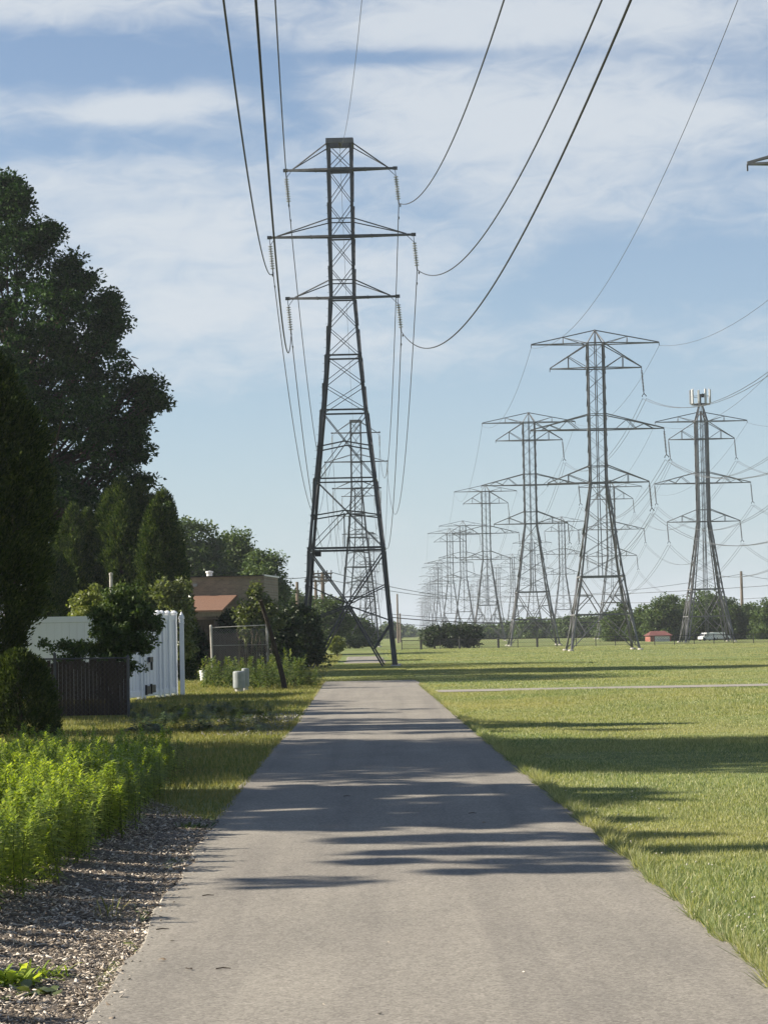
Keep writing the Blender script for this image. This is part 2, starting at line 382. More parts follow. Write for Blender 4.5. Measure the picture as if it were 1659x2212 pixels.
m_gravel = mat_leaf('pale_gravel', [(0.10, 0.095, 0.09), (0.2, 0.19, 0.18), (0.36, 0.35, 0.33)], 0.0, 0.85, 0.15)

# ------------------------------------------------------------ ground and paths
_pl = np.array([G(px, py)[:2] for px, py in [(205, 2212), (298, 2040), (398, 1890), (455, 1800), (500, 1735), (534, 1690), (590, 1620), (645, 1560), (700, 1475)]])
def path_l(d): return np.where(np.asarray(d) < 74, np.interp(d, np.r_[-5, _pl[:, 1]], np.r_[-1.10, _pl[:, 0]]), -1.14 - 0.0124 * np.asarray(d))
def path_r(d): return 1.88 - 0.0122 * d
gb = MB(); s = 3000
gb.add([(-s, -60, 0), (s, -60, 0), (s, 3000, 0), (-s, 3000, 0)], [(0, 1, 2, 3)])
tag(gb.build('ground', m_ground), kind='structure')
def strip(name, ds, lf, rf, z, mat, jit=0.0, seed=1):
    r_ = random.Random(seed); vs = []; fs = []
    for i, d in enumerate(ds):
        jl, jr = r_.uniform(-jit, jit), r_.uniform(-jit, jit)
        x0, x1 = float(lf(d)) + jl + .02 * math.sin(d * 1.7) + .012 * math.sin(d * 4.3), float(rf(d)) + jr + .02 * math.sin(d * 1.3 + 1) + .012 * math.sin(d * 3.7)
        vs += [(x0 - 0.03, d, 0.0), (x0, d, z), (x1, d, z), (x1 + 0.03, d, 0.0)]
    for i in range(len(ds) - 1):
        for k in range(3): fs.append((4 * i + k, 4 * i + k + 1, 4 * i + k + 5, 4 * i + k + 4))
    b = MB(); b.add(vs, fs); o = b.build(name, mat); tag(o, kind='structure'); return o
ds = list(np.concatenate([np.arange(-4, 40, 0.35), np.arange(40, 175, 1.0)]))
strip('asphalt_path', [d for d in ds if d < 77], path_l, path_r, 0.018, m_asph, 0.022)
strip('asphalt_path', [119 + 1.5 * i for i in range(24)], lambda d: path_l(d) + .45, lambda d: path_r(d) - .45, 0.018, m_asph, 0.1, 3)
cb = MB()
cy0, cy1 = 60.4, 62.6
n = 60
vs = []; fs = []
for i in range(n + 1):
    x = path_r(61) - 0.05 + i * 1.5; k = 0.02 * math.sin(i * 0.7)
    vs += [(x, cy0 + k + 0.002 * x, 0.012), (x, cy1 + k + 0.002 * x, 0.012)]
fs = [(2 * i, 2 * i + 2, 2 * i + 3, 2 * i + 1) for i in range(n)]
cb.add(vs, fs); tag(cb.build('side_path', mat_noise('dull_side_path', (0.22, 0.20, 0.175), (0.31, 0.285, 0.25), 4.0, .9)), kind='structure')

# mulch bank along the left edge
def sstep(a, b, t): t = np.clip((t - a) / (b - a), 0, 1); return t * t * (3 - 2 * t)
def bank_z(x, d):
    t = path_l(d) - np.asarray(x)
    return 0.006 + 0.19 * sstep(0.0, 2.3, t) * (1 - sstep(16.0, 25.5, np.asarray(d) * 1.0))
def mulch_r(d):
    return path_l(d) + 0.06 if d < 19.5 else path_l(d) + 0.06 - (d - 19.5) * 0.30
vs = []; fs = []; nx = 26
rows_ = list(np.arange(5, 29.01, 0.4))
for d in rows_:
    r0 = mulch_r(d); l0 = -6.5
    for k in range(nx):
        x = r0 + (l0 - r0) * (k / (nx - 1)) ** 1.5
        vs.append((x + rnd.uniform(-.01, .01), d, float(bank_z(x, d)) + (rnd.uniform(-.012, .012) if k else -0.012)))
for i in range(len(rows_) - 1):
    for k in range(nx - 1): fs.append((i * nx + k, (i + 1) * nx + k, (i + 1) * nx + k + 1, i * nx + k + 1))
mbk = MB(); mbk.add(vs, fs); tag(mbk.build('mulch_bed', m_mulchbase, smooth=True), kind='structure')

def chips(name, xs, ys, zs, lo, hi, mat, flat=0.35):
    n = len(xs); C = np.stack([xs, ys, zs], 1)
    a = rng.uniform(0, 2 * np.pi, n); ti = rng.normal(0, flat, n); tj = rng.normal(0, flat, n)
    L = rng.uniform(lo, hi, n) * np.where(rng.random(n) < 0.12, 1.9, 1.0); W = L * rng.uniform(0.16, 0.5, n); H = L * rng.uniform(0.03, 0.10, n)
    dx = np.stack([np.cos(a), np.sin(a), ti], 1); dx /= np.linalg.norm(dx, axis=1)[:, None]
    dy = np.stack([-np.sin(a), np.cos(a), tj], 1); dy /= np.linalg.norm(dy, axis=1)[:, None]
    dz = np.cross(dx, dy)
    V = np.empty((n, 8, 3))
    k = 0
    for i in (-.5, .5):
        for j in (-.5, .5):
            for q in (-.5, .5):
                sh = 1.0 if i < 0 else 0.6
                V[:, k] = C + dx * (i * L)[:, None] + dy * (j * sh * W)[:, None] + dz * (q * H)[:, None]; k += 1
    F0 = np.array([(0, 1, 3, 2), (4, 6, 7, 5), (0, 4, 5, 1), (2, 3, 7, 6), (0, 2, 6, 4), (1, 5, 7, 3)])
    FA = (F0[None] + (np.arange(n) * 8)[:, None, None]).reshape(-1, 4)
    return np_mesh(name, V, 0, mat, faces=FA)
N = 78000
dd = 7.5 + 17.5 * rng.random(N) ** 1.25
tt = rng.random(N) ** 1.15 * 2.9
xs = np.array([mulch_r(d) for d in dd]) - tt + rng.normal(0, 0.03, N)
tag(chips('wood_chip_mulch', xs, dd, bank_z(xs, dd) + 0.006, 0.009, 0.034, m_chip), 'pale and dark wood chips covering the bank beside the path', 'wood chips', kind='stuff')
# gravel patch at the path edge further on
N = 3500
dd = rng.uniform(36.5, 46, N); xs = path_l(dd) - 0.1 - np.abs(rng.normal(0, 0.55, N)) * np.where(dd > 40, 1.5, 1)
tag(chips('gravel_patch', xs, dd, np.full(N, 0.015), 0.03, 0.075, m_gravel, 0.5), 'grey gravel and mulch spilling along the left path edge', 'gravel', kind='stuff')

# ------------------------------------------------------------ lattice towers
def lerp(pr, z):
    for (z0, w0), (z1, w1) in zip(pr, pr[1:]):
        if z <= z1: return w0 + (w1 - w0) * (z - z0) / (z1 - z0)
    return pr[-1][1]
FACES = [((-1, -1), (1, -1)), ((1, -1), (1, 1)), ((1, 1), (-1, 1)), ((-1, 1), (-1, -1))]
def corner(pr, c, z): w = lerp(pr, z); return Vector((c[0] * w, c[1] * w, z))
def legs(pr, t, mat, w, top, base0=0.0):
    zs = [base0] + [z for z, _ in pr if base0 < z < top] + [top]
    for c in ((-1, -1), (1, -1), (1, 1), (-1, 1)):
        b = MB()
        for z0, z1 in zip(zs, zs[1:]):
            ww = w * (1.0 if z0 < zs[-1] * 0.5 else 0.8)
            b.angle(corner(pr, c, z0), corner(pr, c, z1), ww, 0.03, c[0], c[1])
        b.build('leg', mat, t)
def xpanel(b, pr, z0, z1, w, off=0.03):
    for a, c in FACES:
        o = Vector(((a[0] + c[0]) / 2, (a[1] + c[1]) / 2, 0)) * off
        b.bar(corner(pr, a, z0) + o, corner(pr, c, z1) + o, w, w * 0.5)
        b.bar(corner(pr, c, z0) - o, corner(pr, a, z1) - o, w, w * 0.5)
def ring(b, pr, z, w):
    for a, c in FACES: b.bar(corner(pr, a, z), corner(pr, c, z), w)
def insulator(parent, top, nd, pitch, rad, mat, vhang=0.3, yoke=0.0, tilt=0.0, nseg=12, vdx=0.3):
    b = MB()
    b.bar((0, 0, 0.03), (0, 0, -vhang), 0.03)
    if vdx: b.bar((-vdx * math.copysign(1, top[0]), 0, 0.05), (0, 0, -vhang), 0.025)
    z = -vhang
    for i in range(nd):
        b.lathe([(0.02, z), (rad * .4, z - pitch * .08), (rad, z - pitch * .38), (rad * .97, z - pitch * .52), (rad * .35, z - pitch * .55), (rad * .3, z - pitch * .95), (0.02, z - pitch)], nseg, mi=1)
        z -= pitch
    b.tube([(0, 0, z + .02), (0, 0, z - 0.14)], 0.035, 6)
    b.bar((0, -0.16, z - 0.15), (0, 0.16, z - 0.15), 0.06)
    if yoke:
        b.bar((-yoke, 0, z - 0.28), (0, 0, z - 0.14), 0.05); b.bar((yoke, 0, z - 0.28), (0, 0, z - 0.14), 0.05)
        b.bar((-yoke, 0, z - 0.28), (-yoke, 0, z - 0.36), 0.06); b.bar((yoke, 0, z - 0.28), (yoke, 0, z - 0.36), 0.06)
    o = b.build('insulator_string', [m_steel, mat], parent, loc=top); o.rotation_euler = (0, tilt, 0)
    return o

PRA = [(0, 2.22), (5.6, 1.77), (8.9, 1.44), (12.17, 1.08), (14.8, .83), (17.6, .60), (25.1, .58)]
ARMS_A = [(23.83, 2.63), (20.6, 3.45), (17.64, 2.63)]
def pylon(label, loc, rz, tilt, sign=False, group=None):
    t = thing('lattice_pylon', label, 'pylon', loc, rz, group)
    legs(PRA, t, m_steel, 0.145, 25.0)
    b = MB()
    for z0, z1 in ((23.8, 25.0), (22.15, 23.8), (20.55, 22.15), (19.1, 20.55), (17.6, 19.1), (16.2, 17.6), (14.8, 16.2), (13.45, 14.8), (12.17, 13.45)):
        xpanel(b, PRA, z0, z1, 0.055)
    for z0, z1 in ((8.9, 12.17), (5.6, 8.9)):
        xpanel(b, PRA, z0, z1, 0.065)
        zm = z0 + (z1 - z0) * 0.5
        w = lerp(PRA, zm)
        for a, c in FACES:       # side struts to the crossing
            mid = (corner(PRA, a, zm) + corner(PRA, c, zm)) / 2
            b.bar(corner(PRA, a, zm - .12), mid + Vector((0, 0, .12)), 0.06); b.bar(corner(PRA, c, zm - .12), mid + Vector((0, 0, .12)), 0.06)
        b.bar((-.06, -w, zm), (-.06, -lerp(PRA, z0), z0), 0.05) if z0 < 6 else None
        b.bar((.06, w, zm), (.06, lerp(PRA, z0), z0), 0.05) if z0 < 6 else None
    for z in (23.8, 20.55, 17.6, 8.9): ring(b, PRA, z, 0.07)
    for z in (14.8, 12.17): ring(b, PRA, z, 0.08)
    ring(b, PRA, 5.6, 0.10)
    for a, c in FACES:           # spread base panel
        wz = lerp(PRA, 2.96); mid = (corner(PRA, a, 2.96) + corner(PRA, c, 2.96)) / 2
        for p, q in ((a, c), (c, a)):
            foot = corner(PRA, q, 0.0) * 1.0; inn = corner(PRA, p, 0.0)
            e = foot + (inn - foot).normalized() * 0.58; e.z = 0.0
            b.bar(corner(PRA, p, 5.5), mid, 0.085, 0.06); b.bar(mid, e, 0.10, 0.07)
            b.bar(corner(PRA, p, 3.9), mid + Vector((0, 0, .05)), 0.07, 0.05); b.bar(corner(PRA, p, 2.15), mid - Vector((0, 0, .05)), 0.085, 0.06)
            k = 0.62; b.bar(corner(PRA, q, 2.1), mid.lerp(e, k + .1), 0.08, 0.06)
    # step bolts up one leg
    for i in range(58):
        z = 3.0 + i * 0.38; c = corner(PRA, (-1, -1), z); b.bar(c, c + Vector((-0.11, 0, 0)), 0.012)
    b.build('bracing', m_steel, t)
    tb = MB(); w = lerp(PRA, 25.1)
    for sy in (-1, 1): tb.box((0, sy * w, 25.13), (2 * w + 0.12, 0.10, 0.24))
    for sx in (-1, 1): tb.box((sx * (w + 0.04), 0, 25.11), (0.08, 2 * w - 0.1, 0.30))
    tb.box((0, 0, 25.13), (0.12, 2 * w - .1, 0.12)); tb.bar((0, 0, 25.05), (0, 0, 24.85), 0.04)
    tb.build('top_beam', m_galv, t)
    for z, half in ARMS_A:
        ab = MB(); w = lerp(PRA, z); zt = z + (0.78 if z < 23 else 1.2)
        for sx in (-1, 1):
            tip = Vector((sx * half, 0, z + .02))
            for sy in (-1, 1):
                ab.bar((sx * (w - .02), sy * w, z + .07 * sy), tip, 0.085, 0.10)
                tie = Vector((sx * lerp(PRA, zt), sy * lerp(PRA, zt), zt)); ab.bar(tie, tip - Vector((sx * 0.35, 0, -0.05)), 0.05)
            for k in (0.3, 0.55, 0.78):
                a_ = Vector((sx * w, -w, z)).lerp(tip, k); c_ = Vector((sx * w, w, z)).lerp(tip, k); ab.bar(a_, c_, 0.05)
            ab.box(tip + Vector((sx * .0, 0, 0)), (0.22, 0.12, 0.15))
        for sy in (-1, 1):
            ab.bar((-w, sy * w * 1.01, z + .07 * sy), (w, sy * w * 1.01, z + .07 * sy), 0.085, 0.10)
            if z < 23: ab.bar((-w, sy * w, zt), (w, sy * w, zt), 0.05)
        ab.build('crossarm', m_steel, t)
        for sx in (-1, 1): insulator(t, (sx * half, 0, z - .06), 10, 0.118, 0.115, m_porc, 0.30, 0, tilt)
    if sign:
        sb = MB(); sb.box((0, 0, 0), (0.30, 0.02, 0.22)); sb.bar((0.1, 0, .1), (.1, 0, .22), .02); sb.bar((-.1, 0, .1), (-.1, 0, .22), .02)
        sg = sb.build('sign_plate', m_black, t); sg.location = (-1.31, -1.86, 5.32)
    for c in ((-1, -1), (1, -1), (1, 1), (-1, 1)):
        fb = MB(); q = corner(PRA, c, 0); fb.lathe([(0.0, 0.09), (0.2, 0.09), (0.23, 0.06), (0.23, -0.2)], 14, (q.x, q.y, 0))
        fb.build('footing', m_conc, t)
    return t
ROW1 = [((-1.75, 108.4), 'tall dark lattice pylon standing nearest beside the path, with white insulators')]
LEFTROW = 'pylons of the left row over the path'
py1 = pylon(ROW1[0][1], (-1.78, 108.4, 0), R(-1.0), R(-5), True, LEFTROW)
row1 = [(-1.78, 108.4)]
for (px, top, lab) in ((768, 909.5, 'second pylon of the left row, seen through the legs of the nearest pylon'),
                       (773.6, 1055, 'third pylon of the left row, its flat top between the crossarms of the second'),
                       (801.6, 1151.5, 'fourth pylon of the left row, small and pale behind the right leg of the nearest'),
                       (795, 1205, 'fifth pylon of the left row, faint in the haze'),
                       (783, 1239, 'sixth and farthest pylon of the left row, barely visible in the haze')):
    d = 108 * 1070 / (1366.5 - top); q = P(px, top, d)
    o = dup(py1, (q[0], d, 0), 0, lab, LEFTROW)
    for ch in list(o.children):
        if ch.name.startswith('insulator'): ch.rotation_euler = (0, 0, 0)
        if ch.name.startswith('sign'): bpy.data.objects.remove(ch)
    row1.append((q[0], d))

PRB = [(0, 2.49), (5.35, 1.57), (12.2, .64), (22.4, .63), (23.4, .63)]
ARMS_B = [(22.4, 4.68, 0), (20.6, 3.35, 1), (16.1, 4.88, 2), (12.2, 3.71, 1)]
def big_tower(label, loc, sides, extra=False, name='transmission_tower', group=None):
    t = thing(name, label, 'transmission tower', loc, 0, group)
    legs(PRB, t, m_galv, 0.135, 22.4)
    b = MB()
    zs = [5.35, 6.9, 8.5, 10.2, 12.2]
    for z0, z1 in zip(zs, zs[1:]): xpanel(b, PRB, z0, z1, 0.055)
    zs = list(np.linspace(12.2, 22.4, 10))
    for z0, z1 in zip(zs, zs[1:]): xpanel(b, PRB, z0, z1, 0.045)
    for sy in (-1, 1):
        b.bar((0, sy * lerp(PRB, 5.35), 5.35), (0, sy * lerp(PRB, 12.2), 12.2), 0.06); b.bar((0, sy * .64, 12.2), (0, sy * .63, 22.4), 0.06)
        b.bar((0, sy * .63, 22.4), (0, 0, 23.4), 0.06)
    for sx in (-1, 1):
        for sy in (-1, 1): b.bar((sx * .63, sy * .63, 22.4), (0, 0, 23.4), 0.06)
    b.bar((0, 0, 22.4), (0, 0, 23.45), 0.08)
    for z, w in ((22.4, .08), (20.6, .08), (16.1, .09), (17.2, .05), (13.4, .05), (12.2, .09), (5.35, .11), (2.6, .11)): ring(b, PRB, z, w)
    for a, c in FACES:
        mid = (corner(PRB, a, 2.6) + corner(PRB, c, 2.6)) / 2
        for p in (a, c):
            b.bar(corner(PRB, p, 5.3), mid, 0.09, 0.06); b.bar(mid, corner(PRB, p, 0.1), 0.08, 0.06)
            k = corner(PRB, p, 5.3).lerp(mid, .5); b.bar(k, corner(PRB, p, 2.7), 0.06); b.bar(k, corner(PRB, p, 4.0), 0.05)
            k = mid.lerp(corner(PRB, p, 0.1), .55); b.bar(k, corner(PRB, p, 2.5), 0.05)
    b.build('bracing', m_galv, t)
    for z, half, kind in ARMS_B:
        ab = MB(); w = lerp(PRB, z)
        zt = {0: 23.4, 1: z + (1.75 if z > 18 else 1.25), 2: z + 1.1}[kind]
        wt_ = 0 if kind == 0 else lerp(PRB, zt)
        for sx in (-1, 1):
            tip = Vector((sx * half, 0, z))
            for sy in (-1, 1):
                lo = Vector((sx * w, sy * w, z)); hi = Vector((sx * wt_, sy * wt_, zt))
                ab.bar(lo, tip, 0.075); ab.bar(hi, tip + Vector((0, 0, .04)), 0.07)
                ks = (0.5,) if kind != 2 else (0.36, 0.66)
                for k in ks:
                    u_ = hi.lerp(tip, k); l_ = Vector((u_.x, u_.y, z))
                    tl = (abs(u_.x) - w) / (half - w); l_ = lo.lerp(tip, max(0.02, tl))
                    if kind != 2: ab.bar(u_, l_, 0.045)
                    if kind != 2: ab.bar(u_, lo, 0.045)
                    else:
                        k1 = lo.lerp(tip, max(0.02, tl - .2)); k2 = lo.lerp(tip, min(.98, tl + .16)); ab.bar(u_, k1, 0.045); ab.bar(u_, k2, 0.045)
            ab.bar(tip, tip - Vector((0, 0, .22)), 0.05)
        for sy in (-1, 1): ab.bar((-w, sy * w * 1.02, z), (w, sy * w * 1.02, z), 0.09)
        ab.build('crossarm', m_galv, t)
        if kind != 0:
            for sx in sides: insulator(t, (sx * half, 0, z - .1), 15, 0.105, 0.09, m_porcd, 0.12, 0.14, R(-4), 8, 0)
    for c in ((-1, -1), (1, -1), (1, 1), (-1, 1)):
        fb = MB(); q = corner(PRB, c, 0); fb.lathe([(0.0, 0.12), (0.18, 0.12), (0.21, 0.09), (0.21, -0.2)], 12, (q.x, q.y, 0))
        fb.build('footing', m_conc, t)
    if extra:
        rb = MB()
        for c in ((-1, -1), (1, -1), (1, 1), (-1, 1)):
            for off in (-.32, .32):
                pts = []
                for z in (0.0, 5.35, 12.2, 22.4):
                    q = corner(PRB, c, z); pts.append(Vector((q.x + off * (1 if z < 6 else .55) * (-c[0]) * (1 if off > 0 else 0), q.y + abs(off) * (-c[1]) * (1 if off < 0 else 0) * .7, z)))
                for p, q in zip(pts, pts[1:]): rb.bar(p, q, 0.10)
                rb.bar(pts[-1], Vector((c[0] * .16, c[1] * .16, 24.15)), 0.09)
            for z in np.arange(0.9, 12, .95):
                q = corner(PRB, c, z); rb.bar(q, q + Vector((-.32 * c[0], 0, .4)), 0.04); rb.bar(q, q + Vector((0, -.22 * c[1], .4)), 0.04)
        # ladder and cable run
        for dx in (-.14, 0, .14): rb.bar((dx, -.45, 0.5), (dx, -.45, 24.0), 0.05)
        rb.build('reinforcing_frame', m_galv, t)
        pb = MB()
        for k in range(12):
            a0, a1 = 2 * math.pi * k / 12, 2 * math.pi * (k + 1) / 12
            pb.bar((.95 * math.cos(a0), .95 * math.sin(a0), 24.15), (.95 * math.cos(a1), .95 * math.sin(a1), 24.15), 0.08)
            pb.bar((.95 * math.cos(a0), .95 * math.sin(a0), 24.95), (.95 * math.cos(a1), .95 * math.sin(a1), 24.95), 0.04)
            if k % 3 == 0: pb.bar((0, 0, 24.15), (.95 * math.cos(a0), .95 * math.sin(a0), 24.15), 0.08)
        pb.bar((0, 0, 24.0), (0, 0, 25.2), 0.14)
        pf = pb.build('antenna_platform', m_steel, t)
        for k in range(9):
            a0 = 2 * math.pi * (k + .3) / 9; q = (1.02 * math.cos(a0), 1.02 * math.sin(a0)); h = 1.45 if k % 3 else 1.2
            eb = MB(); rot = Matrix.Rotation(a0, 3, 'Z')
            eb.box((q[0], q[1], 24.9), (.11, .21, h), rot); eb.box((q[0] * 1.02, q[1] * 1.02, 24.9), (.15, .15, h * .96), rot)
            eb.tube([(q[0] * .9, q[1] * .9, 24.05), (q[0] * .9, q[1] * .9, 25.75 if k % 3 else 25.5)], 0.035, 6)
            eb.build('antenna_panel', m_antenna, pf)
        db = MB(); db.lathe([(0, 0), (.16, .02), (.2, .09)], 12); d_ = db.build('dish', m_black, pf); d_.location = (.15, -.5, 25.0); d_.rotation_euler = (R(90), 0, 0)
    return t
MID = 'transmission towers of the middle row'; RGT = 'transmission towers of the right row'
k2 = 107400.0
mid = [(1284, 710), (1141, 890), (1048, 1047), (999, 1125), (971, 1142), (949, 1210), (942, 1220), (932, 1240), (926, 1258), (921, 1270), (917, 1282), (913, 1292), (910, 1300)]
ordn = ['first', 'second', 'third', 'fourth', 'fifth', 'sixth', 'seventh', 'eighth', 'ninth', 'tenth', 'eleventh', 'twelfth', 'thirteenth']
row2 = [(16.5, 71.0)]
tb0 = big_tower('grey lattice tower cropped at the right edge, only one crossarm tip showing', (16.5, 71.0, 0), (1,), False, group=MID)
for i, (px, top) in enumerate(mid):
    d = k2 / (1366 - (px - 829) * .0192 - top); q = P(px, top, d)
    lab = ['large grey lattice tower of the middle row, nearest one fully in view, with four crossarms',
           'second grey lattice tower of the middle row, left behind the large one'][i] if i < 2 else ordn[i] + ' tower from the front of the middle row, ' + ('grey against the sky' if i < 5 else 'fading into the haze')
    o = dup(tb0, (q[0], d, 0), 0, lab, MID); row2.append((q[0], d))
    if i > 0:
        f_ = 1.0
row3d = [231, 336, 443, 549, 655, 761, 867, 973, 1080]
def row3x(d): return 30.1 + 0.00985 * d
ta = big_tower('grey lattice tower with white cellular antennas on its top, far right', (row3x(231), 231, 0), (-1, 1), True, 'antenna_tower', RGT)
tc0 = None
row3 = [(row3x(231), 231)]
for i, d in enumerate(row3d[1:]):
    lab = ordn[i + 1] + ' tower from the front of the right row, ' + ('standing behind the large middle tower' if i < 1 else 'left behind the large middle tower' if i < 2 else 'thin and pale with distance')
    if tc0 is None: o = tc0 = big_tower(lab, (row3x(d), d, 0), (-1, 1), False, group=RGT)
    else: o = dup(tc0, (row3x(d), d, 0), 0, lab, RGT)
    row3.append((row3x(d), d))

# ------------------------------------------------------------ overhead wires
def span(a, b, sag, n=28):
    a, b = Vector(a), Vector(b)
    return [a.lerp(b, i / n) - Vector((0, 0, 4 * sag * (i / n) * (1 - i / n))) for i in range(n + 1)]
DI = 0.30 + 10 * 0.118 + 0.15     # insulator length on the left row
fit = {'RT': ((0.787, 108.0, 22.374), (0.03422, 0.2083, 0.00174)), 'RM': ((1.629, 108.0, 19.08), (0.03441, 0.20143, 0.00169)),
       'RL': ((0.796, 108.0, 16.006), (0.03405, 0.19865, 0.00165)), 'LM': ((-5.299, 108.0, 19.125), (0.036, 0.18031, 0.00125)),
       'LL': ((-4.469, 108.0, 16.197), (0.03401, 0.20219, 0.00169)), 'LT': ((-4.479, 108.0, 22.52), (0.03395, 0.13466, 0.0011)),
       'SH': ((-1.792, 108.0, 25.42), (0.03199, 0.18676, 0.00152))}
def att1(i, key):
    x, d = row1[i]
    if key == 'SH': return (x, d, 24.8)
    z, half = ARMS_A[{'T': 0, 'M': 1, 'L': 2}[key[1]]]; sx = 1 if key[0] == 'R' else -1
    if i == 0:
        dx = math.sin(R(5)) * DI; return (x + sx * half * math.cos(R(1)) + dx, d - sx * half * math.sin(R(1)) * 1.0, z - .06 - DI * math.cos(R(5)))
    return (x + sx * half, d, z - .06 - DI)
names1 = {'RT': 'right tip of the top arm', 'RM': 'right tip of the middle arm', 'RL': 'right tip of the bottom arm', 'LT': 'left tip of the top arm',
          'LM': 'left tip of the middle arm', 'LL': 'left tip of the bottom arm'}
for key, (A, (m_, s0, q_)) in fit.items():
    a = Vector(att1(0, key)); pts = []
    for s_ in np.linspace(121, 0, 60):
        pts.append(a + Vector((m_ * s_, -s_, -s0 * s_ + q_ * s_ * s_)))
    for i in range(len(row1) - 1):
        p0, p1 = att1(i, key), att1(i + 1, key); L = p1[1] - p0[1]
        pts += span(p0, p1, (0.052 if key != 'SH' else 0.035) * min(L, 160) * 1.0)[1:]
    b = MB(); b.tube(pts, 0.021 if key != 'SH' else 0.009, 6)
    if key != 'SH':
        for s_ in (1.6,):     # armour rod and dampers beside the clamp
            for sg in (-1, 1):
                pq = a + Vector((m_ * s_ if sg > 0 else 0, -s_ * sg, -s0 * s_ * .95 if sg > 0 else -.2 * s_)); b.tube([pq - Vector((0, .22, .1)), pq + Vector((0, .22, -.1))], 0.035, 5)
    o = b.build('overhead_conductor' if key != 'SH' else 'ground_wire', m_wire if key != 'SH' else m_wirel)
    if key == 'SH': tag(o, 'thin pale ground wire running over the top of the nearest pylon', 'power line')
    else: tag(o, 'dark conductor hanging from the %s of the nearest pylon' % names1[key], 'power line', 'conductors of the left pylon row')

def att(row, i, arm, sx):
    x, d = row[i]; z, half, k = ARMS_B[arm]
    if arm == 0: return (x + sx * half, d, z - .22)
    L = .1 + .12 + 15 * .105 + .5
    return (x + sx * half + math.sin(R(4)) * L, d, z - L)
arms_txt = {1: 'second crossarm', 2: 'third and widest crossarm', 3: 'lowest crossarm'}
row3w = [(row3x(125), 125)] + row3
for row, nm, sides, grp in ((row2, 'middle', (1,), 'wires of the middle tower row'), (row3w, 'right', (-1, 1), 'wires of the right tower row')):
    nmax = min(len(row) - 1, 8)
    for sx in (-1, 1):
        b = MB(); pts = [att(row, 0, 0, sx)]
        for i in range(nmax):
            p0, p1 = att(row, i, 0, sx), att(row, i + 1, 0, sx); pts += span(p0, p1, 0.034 * min(110, p1[1] - p0[1]), 20)[1:]
        b.tube(pts, 0.013, 5)
        tag(b.build('ground_wire', m_wirel), 'thin ground wire joining the %s top crossarm tips of the %s tower row' % ('left' if sx < 0 else 'right', nm), 'power line', grp)
    for arm in (1, 2, 3):
        for sx in sides:
            b = MB()
            for off in (-.14, .14):
                pts = [Vector(att(row, 0, arm, sx)) + Vector((off, 0, 0))]
                for i in range(nmax):
                    p0, p1 = Vector(att(row, i, arm, sx)), Vector(att(row, i + 1, arm, sx)); o_ = Vector((off, 0, 0))
                    pts += span(p0 + o_, p1 + o_, 0.042 * min(115, p1[1] - p0[1]), 20)[1:]
                b.tube(pts, 0.016, 5)
            tag(b.build('twin_conductor', m_wirel), 'paired grey conductors under %s ends of the %s, %s tower row' % ('left' if sx < 0 else 'right', arms_txt[arm], nm), 'power line', grp)

# ------------------------------------------------------------ foliage builders
def leaf_cloud(C, L, W, D, name, mat, parent):
    """rhombic leaves at C with axis D"""
    n = len(C)
    D = D / (np.linalg.norm(D, axis=1)[:, None] + 1e-9)
    S = np.cross(D, rng.normal(size=(n, 3))); S /= (np.linalg.norm(S, axis=1)[:, None] + 1e-9)
    Nn = np.cross(D, S)
    V = np.empty((n, 4, 3)); L = np.broadcast_to(L, (n,)); W = np.broadcast_to(W, (n,))
    V[:, 0] = C - D * (L / 2)[:, None]; V[:, 2] = C + D * (L / 2)[:, None] - Nn * (L * .12)[:, None]
    V[:, 1] = C + S * (W / 2)[:, None] + Nn * (W * .18)[:, None]; V[:, 3] = C - S * (W / 2)[:, None] + Nn * (W * .18)[:, None]
    return np_mesh(name, V, 4, mat, parent)
def clump_leaves(K, rc, per, squash=0.7):
    n = len(K); rc = np.broadcast_to(rc, (n,))
    q = rng.normal(size=(n, per, 3)); q /= np.linalg.norm(q, axis=2)[:, :, None]
    q *= (rng.random((n, per, 1)) ** 0.45) * rc[:, None, None]; q[:, :, 2] *= squash
    return (K[:, None, :] + q).reshape(-1, 3), q.reshape(-1, 3)
def trunk_mesh(base_r, h, limbs, parent, mat=None, lean=(0, 0)):
    b = MB(); n = 8
    pts = [(lean[0] * (i / n) ** 1.5 + rnd.uniform(-.03, .03) * base_r * 3, lean[1] * (i / n) ** 1.5, h * i / n - (0.1 if i == 0 else 0)) for i in range(n + 1)]
    b.tube(pts, [base_r * (1.25 if i == 0 else 1 - .75 * i / n) for i in range(n + 1)], 9)
    for e in limbs:
        e = Vector(e); f = min(.92, max(.28, (e.z / h) * .72)); i = int(f * n); s_ = Vector(pts[i])
        m_ = s_.lerp(e, .5) + Vector((0, 0, -.08 * (e - s_).length)) + Vector((rnd.uniform(-.1, .1), rnd.uniform(-.1, .1), 0)) * (e - s_).length * .5
        r0 = base_r * (1 - .75 * f) * .5
        b.tube([s_, m_, e], [r0, r0 * .55, r0 * .15], 5)
    return b.build('trunk', mat or m_bark, parent, smooth=True)
def sample_ell(ells, n, lo=0.45):
    vol = np.array([e[3] * e[4] * e[5] for e in ells]); vol = vol ** 0.8; vol /= vol.sum()
    idx = rng.choice(len(ells), n, p=vol); E = np.array(ells)[idx]
    q = rng.normal(size=(n, 3)); q /= np.linalg.norm(q, axis=1)[:, None]
    r = lo + (1 - lo) * rng.random((n, 1)) ** 0.7
    return E[:, :3] + q * r * E[:, 3:6]
